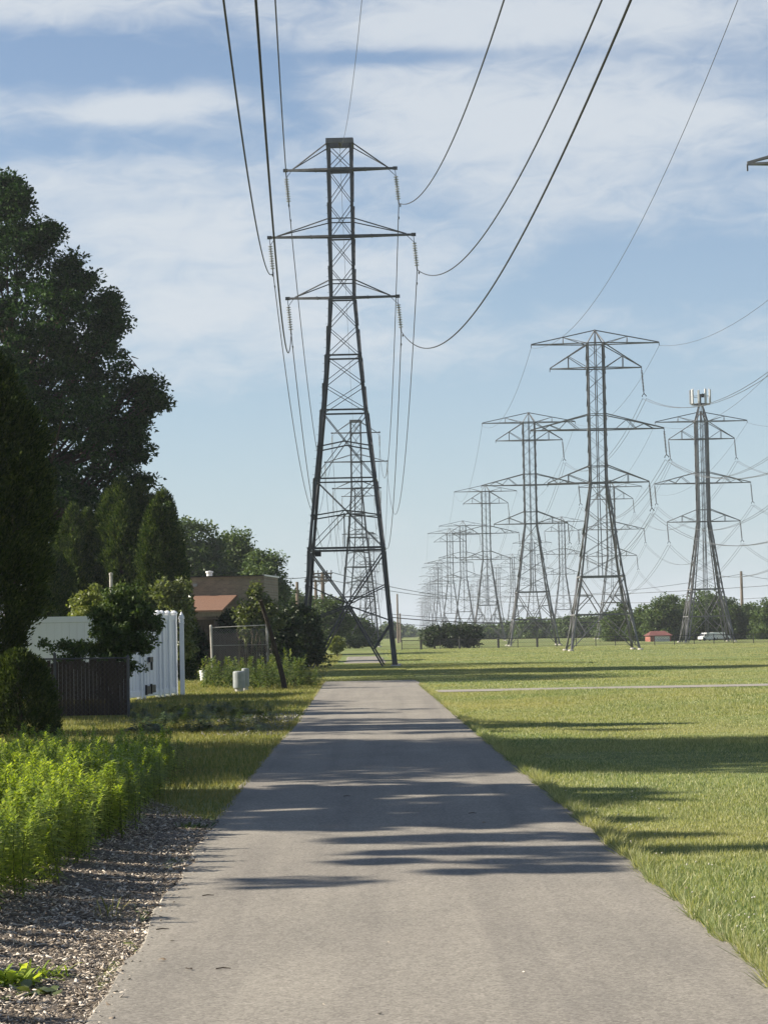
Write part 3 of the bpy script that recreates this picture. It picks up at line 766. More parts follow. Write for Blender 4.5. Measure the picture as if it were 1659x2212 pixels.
def tree(name, label, cat, base, ells, nclump, rc, per, leaf, mat, trunk_r, group=None, lo=0.45, trunk_h=None, squash=0.7, nl=14):
    """ells in world coordinates"""
    t = thing(name, label, cat, base, 0, group)
    K = sample_ell(ells, nclump, lo) - np.array(base)
    K[:, 2] = np.maximum(K[:, 2], 0.1)
    C, Q = clump_leaves(K, rng.uniform(rc * .6, rc * 1.35, nclump), per, squash)
    n = len(C)
    D = Q / (np.linalg.norm(Q, axis=1)[:, None] + 1e-6) + rng.normal(size=(n, 3)) * .8; D[:, 2] -= .15
    L = rng.uniform(.7, 1.3, n) * leaf
    leaf_cloud(C, L, L * rng.uniform(.4, .62, n), D, 'crown', mat, t)
    h = trunk_h or K[:, 2].max() * .8
    li = rng.choice(nclump, min(nl, nclump), replace=False)
    trunk_mesh(trunk_r, h, [K[i] for i in li], t)
    return t
def spire(label, base, h, r, mat, group=None, n=1500, prof=None, per=14, leaf=.11, name='arborvitae', lead=0, rc=.12):
    t = thing(name, label, 'evergreen', base, 0, group)
    u_ = rng.random(n) ** 0.8; z = u_ * h
    if prof is None: pr = np.sqrt(np.clip(1 - (z / h) ** 1.9, 0, 1)) * (0.86 + .14 * np.minimum(1, z / (h * .15)))
    else: pr = prof(z / h)
    a = rng.uniform(0, 2 * np.pi, n)
    ph = rnd.uniform(0, 6)
    lump = 1 + .13 * np.sin(a * 3 + z * 3.3 + ph) * np.sin(z * 2.1 + ph * 2) + .10 * np.sin(a * 5 - z * 5.3 + ph) + rng.normal(0, .045, n)
    rr = r * pr * lump * (0.70 + .30 * rng.random(n) ** .5)
    K = np.stack([rr * np.cos(a), rr * np.sin(a), z], 1)
    if lead:      # several pointed leaders of unequal height
        L0 = [(0, 0, 1, .74)] + [(r * .48 * math.cos(ph + 2.1 * i), r * .48 * math.sin(ph + 2.1 * i), rnd.uniform(.74, .95), rnd.uniform(.5, .68)) for i in range(lead)]
        ii = rng.integers(0, len(L0), n); Lr = np.array(L0)[ii]
        fz = .35 + .65 * (z / h)
        K = np.stack([K[:, 0] * Lr[:, 3] + Lr[:, 0] * (1.15 - .45 * z / h), K[:, 1] * Lr[:, 3] + Lr[:, 1] * (1.15 - .45 * z / h), z * Lr[:, 2]], 1)
    out = np.stack([np.cos(a), np.sin(a), np.full(n, 1.2)], 1)
    C, Q = clump_leaves(K, np.full(n, rc), per, 1.3); O = np.repeat(out, per, 0)
    D = O + Q / rc * .7 + rng.normal(size=Q.shape) * .35
    L = rng.uniform(.6, 1.3, len(C)) * leaf
    leaf_cloud(C, L, L * .42, D, 'crown', mat, t)
    b = MB(); b.tube([(0, 0, -.1), (.02, 0, h * .5), (0, .02, h * .9)], [r * .12, r * .08, r * .02], 7); b.build('trunk', m_bark, t)
    return t

# ------------------------------------------------------------ the big oak (left)
ax = P(25, 1000, 92)[0]; dO = 92.0; mpp = dO / F
prof_px = [(378, 0.05), (400, 38), (460, 70), (490, 105), (560, 128), (600, 185), (640, 235), (700, 262), (760, 262), (800, 295), (830, 330), (880, 345), (930, 325), (985, 315), (1030, 300), (1080, 290), (1130, 265), (1180, 240), (1230, 160)]
zz = np.array([P(25, p, dO)[2] for p, _ in prof_px])[::-1]; rr_ = np.array([w for _, w in prof_px])[::-1] * mpp * .93
t = thing('oak_tree', 'huge dark oak towering over the left edge of the picture', 'tree', (ax, dO, 0))
n = 900
z = rng.uniform(zz[0], zz[-1], n * 4); rmax = np.interp(z, zz, rr_)
keep = rng.random(n * 4) < (rmax / rr_.max()) ** 1.3 + .05; z = z[keep][:n]; rmax = rmax[keep][:n]; n = len(z)
a = rng.uniform(0, 2 * np.pi, n)
wob = 1 + .13 * np.sin(3 * a + z * 1.6) + .12 * np.sin(5 * a - z * 1.7)
rad = rmax * np.minimum(wob, 1.08) * (.40 + .60 * rng.random(n) ** .6) - .35
rad = np.maximum(rad, 0.05)
K = np.stack([rad * np.cos(a), rad * np.sin(a), z], 1)
# projecting boughs seen on the right-hand outline
extra_k = []
for (px, py, s_, cnt) in [(338, 835, 16, 12), (345, 870, 17, 14), (320, 905, 16, 10), (255, 655, 15, 14), (262, 700, 18, 14), (235, 735, 20, 10), (125, 500, 16, 12), (100, 530, 20, 10),
                          (50, 430, 20, 14), (20, 400, 16, 10), (200, 610, 18, 10), (310, 985, 22, 14), (300, 930, 20, 12), (170, 570, 18, 10), (325, 1040, 14, 5)]:
    for _ in range(cnt):
        q = P(px - 20 + rnd.gauss(0, s_ * .55), py + rnd.gauss(0, s_ * .55), dO + rnd.uniform(-1.2, 1.2)); extra_k.append((q[0] - ax, q[1] - dO, q[2]))
K = np.concatenate([K, np.array(extra_k)])
C, Q = clump_leaves(K, rng.uniform(.38, .9, len(K)), 130, .62)
D = Q + rng.normal(size=Q.shape) * .35; L = rng.uniform(.12, .23, len(C))
leaf_cloud(C, L, L * .55, D, 'crown', lf_oak, t)
trunk_mesh(.42, 15.5, [K[i] for i in rng.choice(len(K), 60, replace=False)] + [extra_k[i] for i in range(0, len(extra_k), 6)], t)
# bare dead twigs at the outline
b = MB()
for (p0, p1) in (((285, 770), (300, 775)), ((270, 760), (296, 790)), ((288, 785), (305, 800)), ((300, 800), (312, 812))):
    a_ = P(*p0, dO) - np.array([ax, dO, 0]); c_ = P(*p1, dO) - np.array([ax, dO, 0]); b.tube([a_, c_], [.03, .01], 4)
b.build('dead_twig', m_bark, t)

# ------------------------------------------------------------ evergreens on the left
q = G(-30, 1575); bx = P(-30, 1300, 39)[0]
def prof_fg(s): return np.interp(s, [0, .12, .22, .30, .39, .51, .69, .75, .81, .87, .94, 1], [.42, .46, .54, .78, .92, 1.0, 1.0, .93, .78, .55, .3, .05])
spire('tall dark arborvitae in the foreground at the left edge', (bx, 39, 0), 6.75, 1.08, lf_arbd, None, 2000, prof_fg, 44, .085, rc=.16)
spire('low rounded evergreen bush at the foot of the tall foreground arborvitae', (P(42, 1500, 37.5)[0], 37.5, 0), 1.38, .62, lf_arbd, None, 1300, lambda s: np.sqrt(np.clip(1 - s ** 2.6, 0, 1)), 14, .07, 'evergreen_bush', rc=.09)
HEDGE = 'arborvitae behind the white fence'
for (px, top, hw, d, lab) in [(112, 1195, 32, 84, 'short arborvitae at the left end of the row behind the white fence'), (158, 1098, 34, 86, 'second arborvitae of the row behind the white fence, with a pointed top'),
                              (132, 1150, 30, 88, 'low arborvitae half hidden between the two leftmost of the row'), (232, 1085, 30, 89, 'arborvitae filling the gap just left of the tallest one'), (330, 1078, 30, 89, 'arborvitae half hidden just left of the last of the row'),
                              (190, 1110, 26, 87, 'narrow arborvitae standing right of the pointed one'), (262, 1038, 40, 86, 'tallest arborvitae in the row behind the white fence'),
                              (305, 1050, 30, 88, 'arborvitae squeezed between the tallest and the last of the row'), (352, 1065, 37, 85, 'last arborvitae on the right end of the row, against the sky')]:
    q = P(px, top, d)
    spire(lab, (q[0], d, 0), q[2] + .05, hw * d / F * 1.8, lf_arb, HEDGE, 1700, lambda s: np.interp(s, [0, .1, .4, .7, .85, .95, 1], [.9, 1, 1, .86, .62, .32, .03]), 38, .12, rc=.2, lead=3)

# ------------------------------------------------------------ other trees, mid distance left
def E(px, py, d, rx, rz_, ry=None):
    q = P(px, py, d); s_ = d / F; return [q[0], q[1], q[2], rx * s_, (ry or rx) * s_, rz_ * s_]
def gbase(px, d): return (float(P(px, 1370, d)[0]), d, 0.0)
tree('willow_tree', 'tall pale green tree with feathery top rising behind the brick building roof', 'tree', gbase(425, 172), [E(420, 1195, 172, 62, 70), E(440, 1250, 172, 70, 60), E(385, 1230, 172, 50, 60)], 300, .95, 70, .30, lf_mid, .3, nl=20)
tree('broadleaf_tree', 'rounded green tree in the middle of the clump behind the brick building', 'tree', gbase(510, 176), [E(512, 1210, 176, 48, 58), E(500, 1270, 176, 60, 55)], 220, .9, 70, .28, lf_far, .3)
tree('broadleaf_tree', 'rounded dark tree at the right end of the clump behind the brick building', 'tree', gbase(572, 168), [E(570, 1238, 168, 40, 46), E(560, 1290, 168, 55, 50), E(598, 1275, 168, 18, 35)], 200, .85, 70, .26, lf_far, .25)
tree('small_leafy_tree', 'small tree with pale sunlit leaves above the gate posts', 'tree', gbase(378, 67), [E(352, 1285, 67, 22, 30), E(392, 1290, 67, 26, 32), E(385, 1340, 67, 34, 40), E(398, 1395, 67, 22, 28)], 110, .22, 42, .13, lf_pale, .06, lo=.3, squash=.9)
tree('yellowish_shrub', 'yellowish leafy shrub showing over the top of the white fence', 'shrub', gbase(195, 62), [E(175, 1300, 62, 22, 22), E(205, 1290, 62, 20, 30), E(190, 1330, 62, 38, 30)], 80, .2, 40, .11, lf_yel, .05, lo=.3)
tree('leafy_vine_shrub', 'dark straggling shrub growing against the corner of the white fence', 'shrub', gbase(250, 50.5), [E(248, 1400, 50.5, 52, 72), E(262, 1325, 50.5, 44, 42), E(305, 1390, 50.5, 40, 24), E(180, 1400, 50.5, 50, 14), E(135, 1395, 50.5, 30, 10), E(300, 1320, 50.5, 34, 22), E(285, 1445, 50.5, 24, 24), E(345, 1382, 50.5, 22, 8), E(240, 1480, 50.5, 26, 40), E(225, 1345, 50.5, 36, 60), E(280, 1350, 50.5, 52, 60), E(330, 1345, 50.5, 28, 22), E(268, 1285, 50.5, 40, 26), E(150, 1425, 50.5, 40, 10), E(100, 1390, 50.5, 16, 10)], 430, .15, 40, .09, lf_far, .05, lo=.15, squash=.9, nl=50)
tree('small_leafy_tree', 'sapling with bright leaves in front of the brick wall beside the leaning pole', 'tree', gbase(545, 84), [E(555, 1290, 84, 16, 32), E(580, 1312, 84, 22, 24), E(530, 1325, 84, 24, 30), E(550, 1370, 84, 44, 46), E(590, 1350, 84, 20, 30)], 120, .26, 42, .14, lf_pale, .06, lo=.3, squash=.9)
BUSH = 'dark bushes beside the nearest pylon'
tree('dark_bush', 'dense dark bush right of the brick building corner', 'shrub', gbase(612, 97), [E(612, 1375, 97, 32, 62), E(600, 1410, 97, 40, 36)], 170, .42, 60, .17, lf_dark, .08, BUSH, lo=.2)
tree('dark_bush', 'dense dark bush around the left foot of the nearest pylon', 'shrub', gbase(655, 101), [E(650, 1375, 101, 40, 66), E(660, 1415, 101, 40, 28), E(630, 1335, 101, 22, 34)], 230, .42, 60, .17, lf_dark, .08, BUSH, lo=.2)
tree('dark_bush', 'low bush on the path side of the left pylon foot', 'shrub', gbase(684, 106), [E(680, 1400, 106, 16, 28), E(672, 1350, 106, 14, 20)], 70, .35, 50, .16, lf_dark, .06, BUSH, lo=.2)
tree('dark_bush', 'dark leaf mass standing in for the shade under the brown shed roof', 'shrub', gbase(440, 88.5), [E(420, 1400, 88.5, 26, 45), E(505, 1345, 88.5, 26, 26)], 110, .32, 55, .15, lf_dark, .06, BUSH, lo=.2)  # dark foliage put in place of the shade below the lean-to roof
YT = 'trees along the left side far down the path'
tree('broadleaf_tree', 'leafy tree behind the utility poles down the path', 'tree', gbase(715, 215), [E(712, 1320, 215, 32, 34), E(700, 1360, 215, 30, 36), E(735, 1345, 215, 24, 30)], 150, .85, 55, .28, lf_mid, .2, YT)
tree('broadleaf_tree', 'dark tree behind the legs of the second pylon', 'tree', gbase(770, 262), [E(765, 1355, 262, 32, 26), E(790, 1375, 262, 30, 20)], 120, .85, 55, .3, lf_far, .2, YT)
tree('broadleaf_tree', 'tall leafy tree between the brick building and the utility poles', 'tree', gbase(650, 235), [E(640, 1310, 235, 34, 34), E(668, 1330, 235, 28, 40)], 130, .9, 55, .3, lf_far, .2, YT)
tree('round_shrub', 'clipped yellow green hedge bush left of the far path', 'shrub', gbase(728, 158), [E(726, 1392, 158, 15, 16)], 60, .3, 50, .16, lf_yel, .05)
tree('round_shrub', 'low hedge at the foot of the second pylon', 'shrub', gbase(775, 235), [E(775, 1388, 235, 34, 12, 20)], 60, .4, 45, .2, lf_mid, .05)

# ------------------------------------------------------------ far tree line
SH = 'dark bushes at the left end of the field fence'
for (px, top, hw, lab) in [(938, 1352, 26, 'leftmost of the dark rounded bushes beyond the field fence'), (972, 1345, 30, 'middle dark rounded bush beyond the field fence'), (1012, 1343, 30, 'rightmost dark rounded bush beyond the field fence')]:
    tree('field_bush', lab, 'shrub', gbase(px, 212), [E(px, (top + 1395) / 2 + 2, 212, hw, (1395 - top) / 2)], 120, .5, 55, .22, lf_dark, .1, SH, lo=.2)
TL = 'hazy trees in the distance beyond the field'
txt = ['left end of the hazy band between the middle towers', 'second hazy tree in the band between the middle towers', 'hazy tree under the second middle tower', 'hazy tree right of the second middle tower', 'hazy tree left of the large tower legs',
       'hazy tree between the legs of the large tower', 'hazy tree behind the right leg of the large tower', 'low hazy tree right of the dark field bushes', 'low hazy tree just behind the dark field bushes', 'low pale tree in the gap under the far tower rows', 'hazy tree under the right side of the large tower']
for (px, top, hw, d), x_ in zip([(1055, 1352, 34, 420), (1100, 1343, 38, 440), (1148, 1336, 38, 400), (1195, 1338, 34, 430), (1232, 1330, 30, 390), (1272, 1332, 34, 400), (1318, 1326, 34, 380), (1075, 1360, 30, 520), (1030, 1362, 26, 560), (890, 1366, 30, 700), (1290, 1340, 30, 430)], txt):
    tree('distant_tree', 'distant tree, ' + x_, 'tree', gbase(px, d), [E(px, (top + 1392) / 2, d, hw, (1392 - top) / 2)], 130, 1.25, 50, .55, lf_far, .25, TL, lo=.2)
RTX = 'leafy trees lining the far right of the field'
for (px, top, hw, d, lab) in [(1345, 1305, 32, 270, 'small leafy tree beside the right leg of the large tower'), (1388, 1308, 34, 268, 'dark leafy tree behind the red roofed house'), (1440, 1280, 36, 262, 'tall bright leafy tree right of the red roofed house'),
                              (1480, 1292, 30, 272, 'leafy tree at the left legs of the antenna tower'), (1530, 1272, 42, 268, 'tallest leafy tree between the legs of the antenna tower'), (1578, 1292, 34, 262, 'olive tinted leafy tree right of the antenna tower'),
                              (1622, 1300, 32, 265, 'leafy tree second from the right picture edge'), (1662, 1294, 34, 258, 'leafy tree cut by the right picture edge')]:
    r1, r2 = rnd.uniform(-8, 8), rnd.uniform(-8, 8)
    tree('broadleaf_tree', lab, 'tree', gbase(px, d), [E(px, top + 42, d, hw * .8, 42), E(px - 10 + r1, (top + 1392) / 2 + 12, d, hw, 42), E(px + 16 + r2, (top + 1392) / 2 + 20, d, hw * .8, 34)], 260, .85, 60, .30,
         lf_far if 'olive' not in lab else lf_mid, .25, RTX, lo=.3, nl=20)
for (px, top, hw, d, lab) in [(872, 1350, 22, 640, 'pale hazy tree on the horizon beside the nearest pylon leg'), (905, 1362, 20, 800, 'faintest hazy tree on the horizon where the tower rows meet'), (845, 1346, 20, 560, 'hazy tree on the horizon behind the second pylon')]:
    tree('distant_tree', lab, 'tree', gbase(px, d), [E(px, (top + 1390) / 2, d, hw, (1390 - top) / 2)], 110, 1.6, 45, .8, lf_far, .25, TL, lo=.2)

# ------------------------------------------------------------ trees just outside the picture on the left: they cast the shadows on the path
OFF = 'shade trees left of the path'
def shade_tree(lab, x, y, ells, n, rc, per):
    tree('shade_tree', lab, 'tree', (x, y, 0), ells, n, rc, per, .2, lf_oak, .22, OFF, lo=.35)
shade_tree('broad shade tree left of the path opposite the dark grass band', -13.5, 31, [[-13.5, 30.6, 7.2, 3.0, 5.0, 3.4], [-13.0, 30.4, 4.2, 3.0, 4.8, 2.4], [-14.0, 30.6, 10.4, 2.6, 3.9, 2.4]], 560, .75, 130)
shade_tree('loose crowned shade tree left of the path nearer the camera', -12.0, 23.4, [[-12.0, 22.9, 6.9, 1.8, 2.5, 1.2], [-12, 20.2, 7.0, 1.4, .8, 1.2], [-12, 18.6, 7.6, 1.4, .22, .7], [-12, 17.6, 7.7, 1.3, .14, .6], [-12, 16.9, 7.6, 1.3, .07, .55], [-12.2, 16.2, 7.4, 1.1, .05, .4], [-12.2, 15.7, 7.2, .8, .04, .25]], 215, .30, 100)  # unseen; slab-thin boughs shaped to throw narrow streaks of shade on the path
shade_tree('tall shade tree left of the path behind the great oak', -20.5, 111, [[-20.5, 111, 12.3, 3.2, 7.5, 4.2], [-20, 104, 11.0, 2.5, 4, 3]], 420, 1.0, 60)
shade_tree('tall shade tree left of the path in front of the great oak', -18.5, 79, [[-18.5, 79, 12.6, 2.8, 5.6, 2.5]], 260, .9, 60)
shade_tree('low dense shade tree left of the path level with the white fence', -13.0, 50, [[-13, 47.5, 5.0, 1.6, 4.0, 1.5], [-13, 54, 5.0, 1.6, 3.4, 1.5], [-13, 50, 3.2, 2.2, 5, 1.6]], 420, .6, 90)
shade_tree('thin shade tree left of the path farther away', -14.5, 43, [[-14.5, 41.5, 7.9, 2.2, 3.2, 1.2], [-14.5, 47.5, 7.4, 2.0, 2.4, 1.0], [-14.5, 37.5, 9.0, 2, .3, 2.0]], 62, .5, 70)

# ------------------------------------------------------------ fences, gate
t = thing('white_fence', 'white vinyl privacy fence facing the camera behind the shrubs', 'fence', (P(-20, 1500, 57.3)[0], 57.3, 0))
x0 = P(-60, 1500, 57.3)[0] - t.location.x; x1 = P(262, 1500, 57.3)[0] - t.location.x
b = MB(); k = x0
while k < x1 - .01:
    w = min(.19, x1 - k); b.box((k + w / 2, 0, 1.06), (w - .006, .035, 1.9)); k += .19
b.build('panel', m_vinyl, t)
b = MB(); b.box(((x0 + x1) / 2, 0, 2.09), (x1 - x0, .07, .15)); b.box(((x0 + x1) / 2, -.001, .14), (x1 - x0, .06, .14)); b.build('rail', m_vinyl, t)
for xx in (x0, (x0 + x1) / 2 - .7, x1):
    b = MB(); b.box((xx, .0, 1.14), (.125, .125, 2.28)); b.box((xx, 0, 2.30), (.15, .15, .05)); b.lathe([(.10, 2.32), (.0, 2.40)], 4, (xx, 0, 0)); b.build('post', m_vinyl, t)
g0 = np.array([P(268, 1517, 57.4)[0], 57.4]); g1 = np.array([P(379, 1500, 62.2)[0], 62.2])
L_ = float(np.linalg.norm(g1 - g0)); ang = math.atan2(g1[1] - g0[1], g1[0] - g0[0])
t = thing('white_gate', 'tall white vinyl gate and side panels running away from the camera', 'gate', (g0[0], g0[1], 0), ang)
b = MB(); k = .1; i = 0
while k < L_ - .05:
    b.box((k + .075, 0.005 if i % 2 else -.005, 1.12), (.159, .03, 2.1)); k += .162; i += 1
b.build('panel', m_vinyl, t)
for z_ in (.16, 2.12):
    b = MB(); b.box((L_ / 2, -.0, z_), (L_ - .1, .075, .13)); b.build('rail', m_vinyl, t)
for kk in (.0, L_ * .30, L_ * .36, L_ * .66, L_ * .74, L_ * .86, L_):
    b = MB(); b.box((kk, 0, 1.12), (.13, .13, 2.24)); b.box((kk, 0, 2.235), (.16, .16, .04)); b.lathe([(.11, 2.255), (.06, 2.30), (0, 2.32)], 8, (kk, 0, 0)); b.build('post', m_vinyl, t)
for kk, z_ in ((L_ * .50, 1.98), (L_ * .36 + .2, .24), (L_ * .50, .26)):
    b = MB(); b.box((kk, -.075, z_), (.42, .04, .20)); b.box((kk - .2, -.09, z_), (.05, .05, .26)); b.build('hinge', m_black, t)
b = MB(); b.box((L_ * .46, -.08, 1.02), (.3, .05, .14)); b.box((L_ * .46, -.1, .86), (.06, .05, .22)); b.build('latch', m_black, t)
q = G(394, 1501)
t = thing('finial_post', 'white vinyl post with a pointed finial at the end of the gate', 'post', (P(395, 1490, 62.3)[0], 62.3, 0))
b = MB(); b.box((0, 0, .98), (.115, .115, 1.96)); b.build('shaft', m_vinyl, t)
b = MB(); b.box((0, 0, 1.975), (.15, .15, .03)); b.lathe([(.05, 1.99), (.075, 2.03), (.055, 2.06), (.085, 2.10), (.06, 2.18), (.02, 2.26), (0, 2.29)], 12); b.build('finial', m_vinyl, t, True)

def chainlink(b, x0, x1, z0, z1, y=0.0, step=.07, r=.004, mi=0):
    h = z1 - z0; k = x0 - h
    while k < x1:
        for sg in (1, -1):
            a0, a1 = (k, z0), (k + h, z1)
            if sg < 0: a0, a1 = (k, z1), (k + h, z0)
            (xa, za), (xb, zb) = a0, a1
            if xa < x0: za += (zb - za) * (x0 - xa) / (xb - xa); xa = x0
            if xb > x1: zb = za + (zb - za) * (x1 - xa) / (xb - xa); xb = x1
            if xb - xa > .01: b.bar((xa, y + sg * .003, za), (xb, y + sg * .003, zb), r * 2, mi=mi)
        k += step
# dark slatted fence in the foreground
xa, xb = P(60, 1500, 46)[0], P(278, 1500, 46)[0]
t = thing('slatted_chainlink_fence', 'dark brown slatted chain link fence in front of the white fence', 'fence', (xa, 46, 0))
W_ = xb - xa
b = MB(); k = .02
while k < W_ - .03:
    h_ = 1.10 + rnd.uniform(-.06, .06); b.box((k + .035, rnd.uniform(-.006, .006), .06 + h_ / 2), (.074, .006, h_)); k += .077
b.build('slats', m_slat, t)
b = MB(); chainlink(b, 0, W_, .05, 1.2, -.012, .1, .0025); b.build('mesh', m_steel, t)
b = MB(); b.tube([(0, -.0, 1.21), (W_, 0, 1.20)], .02, 6); b.build('top_rail', m_steel, t)
for xx in (.56, W_):
    b = MB(); b.tube([(xx, 0, 0), (xx, 0, 1.3 if xx < 1 else 1.22)], .032, 8); b.lathe([(.04, 1.3 if xx < 1 else 1.22), (.0, 1.35 if xx < 1 else 1.27)], 8, (xx, 0, 0)); b.build('post', m_steel, t)
# chain link panel by the shed
xa, xb = P(457, 1400, 77)[0], P(578, 1400, 77)[0]; W_ = xb - xa
zt = P(457, 1356, 77)[2]; zt2 = P(578, 1350, 77)[2]
t = thing('chainlink_enclosure', 'rusty chain link panel with faded brown slats beside the leaning pole', 'fence', (xa, 77, 0))
b = MB(); k = .05
while k < W_ * .48:
    b.box((k + .03, rnd.uniform(-.005, .005), zt * .47), (.058, .006, zt * .86 + rnd.uniform(-.03, .03))); k += .066
b.build('slats', m_slat2, t)
b = MB(); k = W_ * .50
while k < W_ - .05:
    h_ = zt * rnd.uniform(.55, .8); b.box((k + .03, .02, h_ / 2), (.05, .006, h_), Matrix.Rotation(rnd.uniform(-.08, .08), 3, 'Y')); k += .075
b.build('slats', m_slat, t)
b = MB(); chainlink(b, 0, W_, .05, zt - .06, -.014, .085, .005)
for k_ in range(7):
    x_ = W_ * rnd.uniform(.4, .95); b.tube([(x_ + .1 * math.cos(a_), -.03, zt - .18 + .1 * math.sin(a_)) for a_ in np.linspace(0, 5.5, 10)], .006, 4)
b.build('mesh', m_galv, t)
b = MB(); b.tube([(0, 0, zt), (W_ * .5, 0, (zt + zt2) / 2), (W_, 0, zt2)], .02, 6); b.tube([(0, -.02, zt * .68), (W_, -.02, zt * .68)], .012, 5); b.build('top_rail', m_pipe, t)
for xx, z_ in ((0, zt + .05), (W_, zt2 + .06)):
    b = MB(); b.tube([(xx + (.05 if xx == 0 else 0), -.04, 0), (xx, -.04, z_)], .045, 10); b.lathe([(.05, z_), (.03, z_ + .04), (0, z_ + .05)], 8, (xx, -.04, 0)); b.build('post', m_pipe, t)

vb = MB()
for k in range(26):
    x_ = xa + W_ * (rnd.uniform(.5, .98) if k < 18 else rnd.uniform(.93, 1.05)); z_ = 0; pts = []
    for j in range(9):
        pts.append((x_, 76.93 + rnd.uniform(-.05, .03), z_)); x_ += rnd.uniform(-.09, .09); z_ += zt * rnd.uniform(.07, .14)
    vb.tube(pts, [.012] * 5 + [.009, .008, .006, .004], 4)
tag(vb.build('dry_vine', m_pole), 'tangle of dry vine stems climbing the chain link panel beside the leaning pole', 'vine')

# leaning pole
pb_, pt_ = G(617, 1489), P(563, 1297, 66.5)
b = MB(); c0 = Vector(pb_); v_ = Vector(pt_) - c0; n = 9
pts = [v_ * (i / n) + Vector((.035 * math.sin(i / n * 3.1) , 0, 0)) + (Vector((0, 0, -.15)) if i == 0 else Vector()) for i in range(n + 1)]
b.tube(pts, [.085 - .03 * i / n for i in range(n + 1)], 9)
o = b.build('leaning_pole', m_darkpole, None, True, tuple(c0)); tag(o, 'dark wooden pole leaning to the left beside the path', 'pole')
# utility pedestals
for (px, d, r_, h0, h1, lab) in ((517, 64.6, .17, .12, .60, 'pale grey utility pedestal on the grass left of the leaning pole'), (531, 65.6, .11, .14, .66, 'smaller grey utility pedestal tucked behind the pale one')):
    x_ = P(px, 1480, d)[0]; t = thing('utility_pedestal', lab, 'utility box', (x_, d, 0), 0, 'utility pedestals by the path')
    b = MB(); b.lathe([(r_ * .96, h0), (r_, h0 + .03), (r_, h1 - .05), (r_ * .95, h1 - .015), (r_ * .8, h1), (0, h1 + .005)], 18); b.box((r_ * .2, -r_ * .97, (h0 + h1) / 2), (r_ * .5, .03, (h1 - h0) * .7)); b.build('cover', m_ped, t, False)
    b = MB(); b.lathe([(r_ * .72, -.05), (r_ * .72, h0 + .02)], 16); b.build('base', m_pipe, t)
# vent pipe above the white fence
q = P(239, 1238, 70); b = MB(); b.tube([(0, 0, 0), (.02, 0, q[2])], .05, 10); b.lathe([(.06, q[2] - .06), (.06, q[2]), (0, q[2] + .02)], 10, (.02, 0, 0))
o = b.build('metal_pipe', m_pipe, None, False, (q[0], 70, 0)); tag(o, 'upright grey metal pipe showing above the white fence', 'pipe')

# ------------------------------------------------------------ brick building
bd = 128.0; xr = P(573, 1400, bd)[0]; xl = P(330, 1400, bd)[0]; zt = P(573, 1244, bd)[2]
t = thing('brick_building', 'low flat roofed brown brick building behind the trees', 'building', (xr, bd, 0), R(-6.0))
b = MB(); w_ = xr - xl; b.box((-w_ / 2, 2.6, zt / 2), (w_, 5.2, zt)); b.build('wall', m_brick, t)
b = MB(); b.box((-w_ / 2, -.02, zt + .03), (w_ + .05, .22, .06)); cp = b.build('roof', m_black, t)
b = MB(); b.box((0.0, 2.6, zt + .035), (.16, 5.3, .08)); b.build('coping', m_white, t)
b = MB(); xv = P(443, 1240, bd)[0] - xr; b.lathe([(.17, zt + .05), (.17, zt + .26), (.22, zt + .27), (.22, zt + .36), (.0, zt + .39)], 14, (xv, 1.2, 0)); b.build('roof_vent', m_white, t)
b = MB(); xv = P(421, 1263, bd)[0] - xr; z_ = P(421, 1263, bd)[2]; b.box((xv, -.10, z_), (.22, .2, .12)); b.box((xv, -.14, z_ - .08), (.18, .14, .05)); b.build('wall_lamp', m_ped, t)
b = MB(); xv = P(560, 1265, bd)[0] - xr; b.box((xv, -.03, P(560, 1262, bd)[2]), (.06, .05, .22)); b.build('wall_bracket', m_black, t)
# lean-to
za, zb = P(450, 1286, bd - .05)[2], P(450, 1318, bd - 4.2)[2]; xa, xb = P(355, 1300, bd - 2)[0] - xr, P(507, 1300, bd - 2)[0] - xr
b = MB(); b.add([(xa, -.02, za), (xb, -.02, za), (xb - .12, -4.2, zb), (xa, -4.2, zb), (xa, -.02, za - .1), (xb, -.02, za - .1), (xb - .12, -4.2, zb - .1), (xa, -4.2, zb - .1)],
                [(3, 2, 1, 0), (4, 5, 6, 7), (0, 1, 5, 4), (2, 3, 7, 6), (1, 2, 6, 5), (3, 0, 4, 7)])
b.build('shed_roof', m_shingle, t)
b = MB(); b.box(((xa + xb) / 2, -4.1, zb - .23), (xb - xa - .1, .08, .22)); b.build('shed_beam', m_pole, t)
b = MB(); b.box(((xa + xb) / 2 - .3, -2.0, (zb - .5) / 2), (xb - xa - .8, 3.0, zb - .5)); b.build('shed_wall', m_slat, t)
for xx in (xa + .2, xb - .25):
    b = MB(); b.box((xx, -4.05, (zb - .3) / 2), (.12, .12, zb - .3)); b.build('shed_post', m_pole, t)
# little white bin at the shed
t = thing('white_bucket', 'small white bucket on the ground beside the chain link panel', 'bucket', (P(441, 1440, 80)[0], 80, 0))
b = MB(); b.lathe([(.12, 0), (.16, .36), (.17, .36), (.165, .40), (.14, .40), (.11, .05)], 14); b.build('body', m_white, t); b = MB(); b.tube([(-.17, 0, .36), (0, -.1, .46), (.17, 0, .36)], .008, 5); b.build('handle', m_galv, t)

